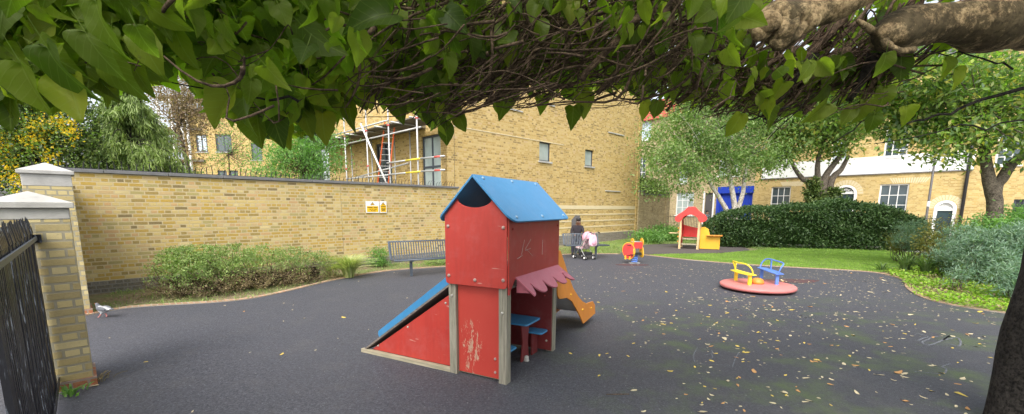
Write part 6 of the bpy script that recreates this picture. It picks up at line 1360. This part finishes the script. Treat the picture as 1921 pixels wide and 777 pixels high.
for j in order[300:]:
    V, F = FT[int(RNG.integers(8))]; a = RNG.uniform(0, 6.28); s = size[j] * .85; R_ = np.array([[math.cos(a), -math.sin(a)], [math.sin(a), math.cos(a)]]); xy = V[:, :2] @ R_.T * s + pts[j]; Vs.append(np.c_[xy, V[:, 2] * s * .8 + .001]); Fs.append(F + b_); b_ += len(V)
P = scatter_poly([(1.5, 3), (9, 9), (9.5, 11.5), (6, 13), (3.5, 13.5), (1.5, 8)], 420); P = P[in_play(P)]
for q in P:
    V, F = FT[int(RNG.integers(8))]; s = RNG.uniform(.012, .03); Vs.append(np.c_[V[:, :2] * s + q, V[:, 2] * s * .8 + .001]); Fs.append(F + b_); b_ += len(V)
tag(link('leaf_scatter', np_mesh('leaf_scatter', np.concatenate(Vs), np.concatenate(Fs)), fm[1]), 'scatter of tiny pale leaf pieces over the black rubber surface', 'leaf litter', kind='stuff')
def chalkmat():
    t = NT('chalk'); o = t.obj(); n = t.noise(160, 4, o, .7); m_ = t.ramp(n, [(.44, 0.0), (.62, 1.0)]); return t.fin(t.mix(m_, (.075, .075, .085), (.26, .28, .30)), .95, .1)
M['chalk'] = chalkmat()
def chalk(label, lines, wd=.012):
    g0 = G(*lines[0][0]); root = thing('chalk_drawing', label, 'chalk drawing', (g0[0], g0[1], 0))
    for ln in lines:
        P_ = [G(*q) - g0 for q in ln]; P_ = spline(P_, 5) if len(P_) > 2 else P_; mb = MB(); Lq, Rq = [], []
        for i in range(len(P_)):
            d = np.array(P_[min(i + 1, len(P_) - 1)]) - np.array(P_[max(i - 1, 0)]); d = d / (np.linalg.norm(d) + 1e-9); n = np.array([-d[1], d[0]]) * wd / 2; Lq.append((*(P_[i] - n), .003)); Rq.append((*(P_[i] + n), .003))
        m = len(P_); mb.add(Lq + Rq, [(i, i + 1, m + i + 1, m + i) for i in range(m - 1)]); mb.build('stroke', M['chalk'], root)
chalk('faint chalk box and letters drawn on the black surface below the roundabout', [[(1309, 652), (1303, 662), (1301, 672), (1304, 680)], [(1386, 661), (1378, 676), (1374, 690)], [(1320, 655), (1335, 658), (1334, 664), (1322, 666)], [(1335, 664), (1336, 672), (1322, 675)], [(1365, 660), (1382, 662)], [(1305, 682), (1330, 684), (1370, 686)]], .010)
chalk('looping pale chalk squiggle on the black surface nearest the planted bed', [[(1690, 622), (1720, 626), (1745, 634), (1730, 642), (1742, 648), (1765, 640), (1782, 630), (1770, 638), (1795, 634), (1802, 642), (1798, 650), (1780, 645)], [(1722, 640), (1735, 634), (1760, 632)]], .022)
chalk('single pale chalk zigzag on the black surface left of the leaning trunk', [[(1715, 697), (1745, 700), (1770, 701), (1775, 693), (1768, 688), (1783, 683)]], .016)
def stainmat():
    t = NT('red_paint_stain'); o = t.obj(); m_ = t.ramp(t.noise(22, 5, o, .7), [(.45, 0.0), (.58, 1.0)]); return t.fin(t.mix(m_, (.055, .055, .062), (.15, .06, .055)), .9, .2)
g = G(1487, 527); o = MB().add([(g[0] + .62 * math.cos(a) * (1 + .2 * math.sin(3 * a)), g[1] + .28 * math.sin(a), .002) for a in [i * math.pi / 10 for i in range(20)]], [tuple(range(20))]).build('paint_stain', stainmat()); tag(o, 'patchy red paint stain on the black surface behind the roundabout', 'stain')
g = G(1186, 497); o = MB().add([(g[0] + .5 * math.cos(a), g[1] + .22 * math.sin(a), .002) for a in [i * math.pi / 10 for i in range(20)]], [tuple(range(20))]).build('paint_stain', bpy.data.materials['red_paint_stain']); tag(o, 'small red paint stain on the black surface under the spring rocker', 'stain')
q = G(1160, 741); o = MB().tube([(q[0] - .11, q[1], .006), (q[0], q[1] - .004, .009), (q[0] + .10, q[1] + .006, .006)], [.003, .004, .003], 6).build('twig', M['bark_twig']); tag(o, 'single brown twig lying on the black surface right of the big play house', 'twig')
strapplant('bright green weed at the foot of the nearest gate pier', G(133, 742), 26, .10, .10, 'bush', None, 'weed', .022)
strapplant('dry pale weed tuft at the corner of the nearest gate pier', G(184, 716), 34, .09, .10, 'straw', None, 'weed', .006)
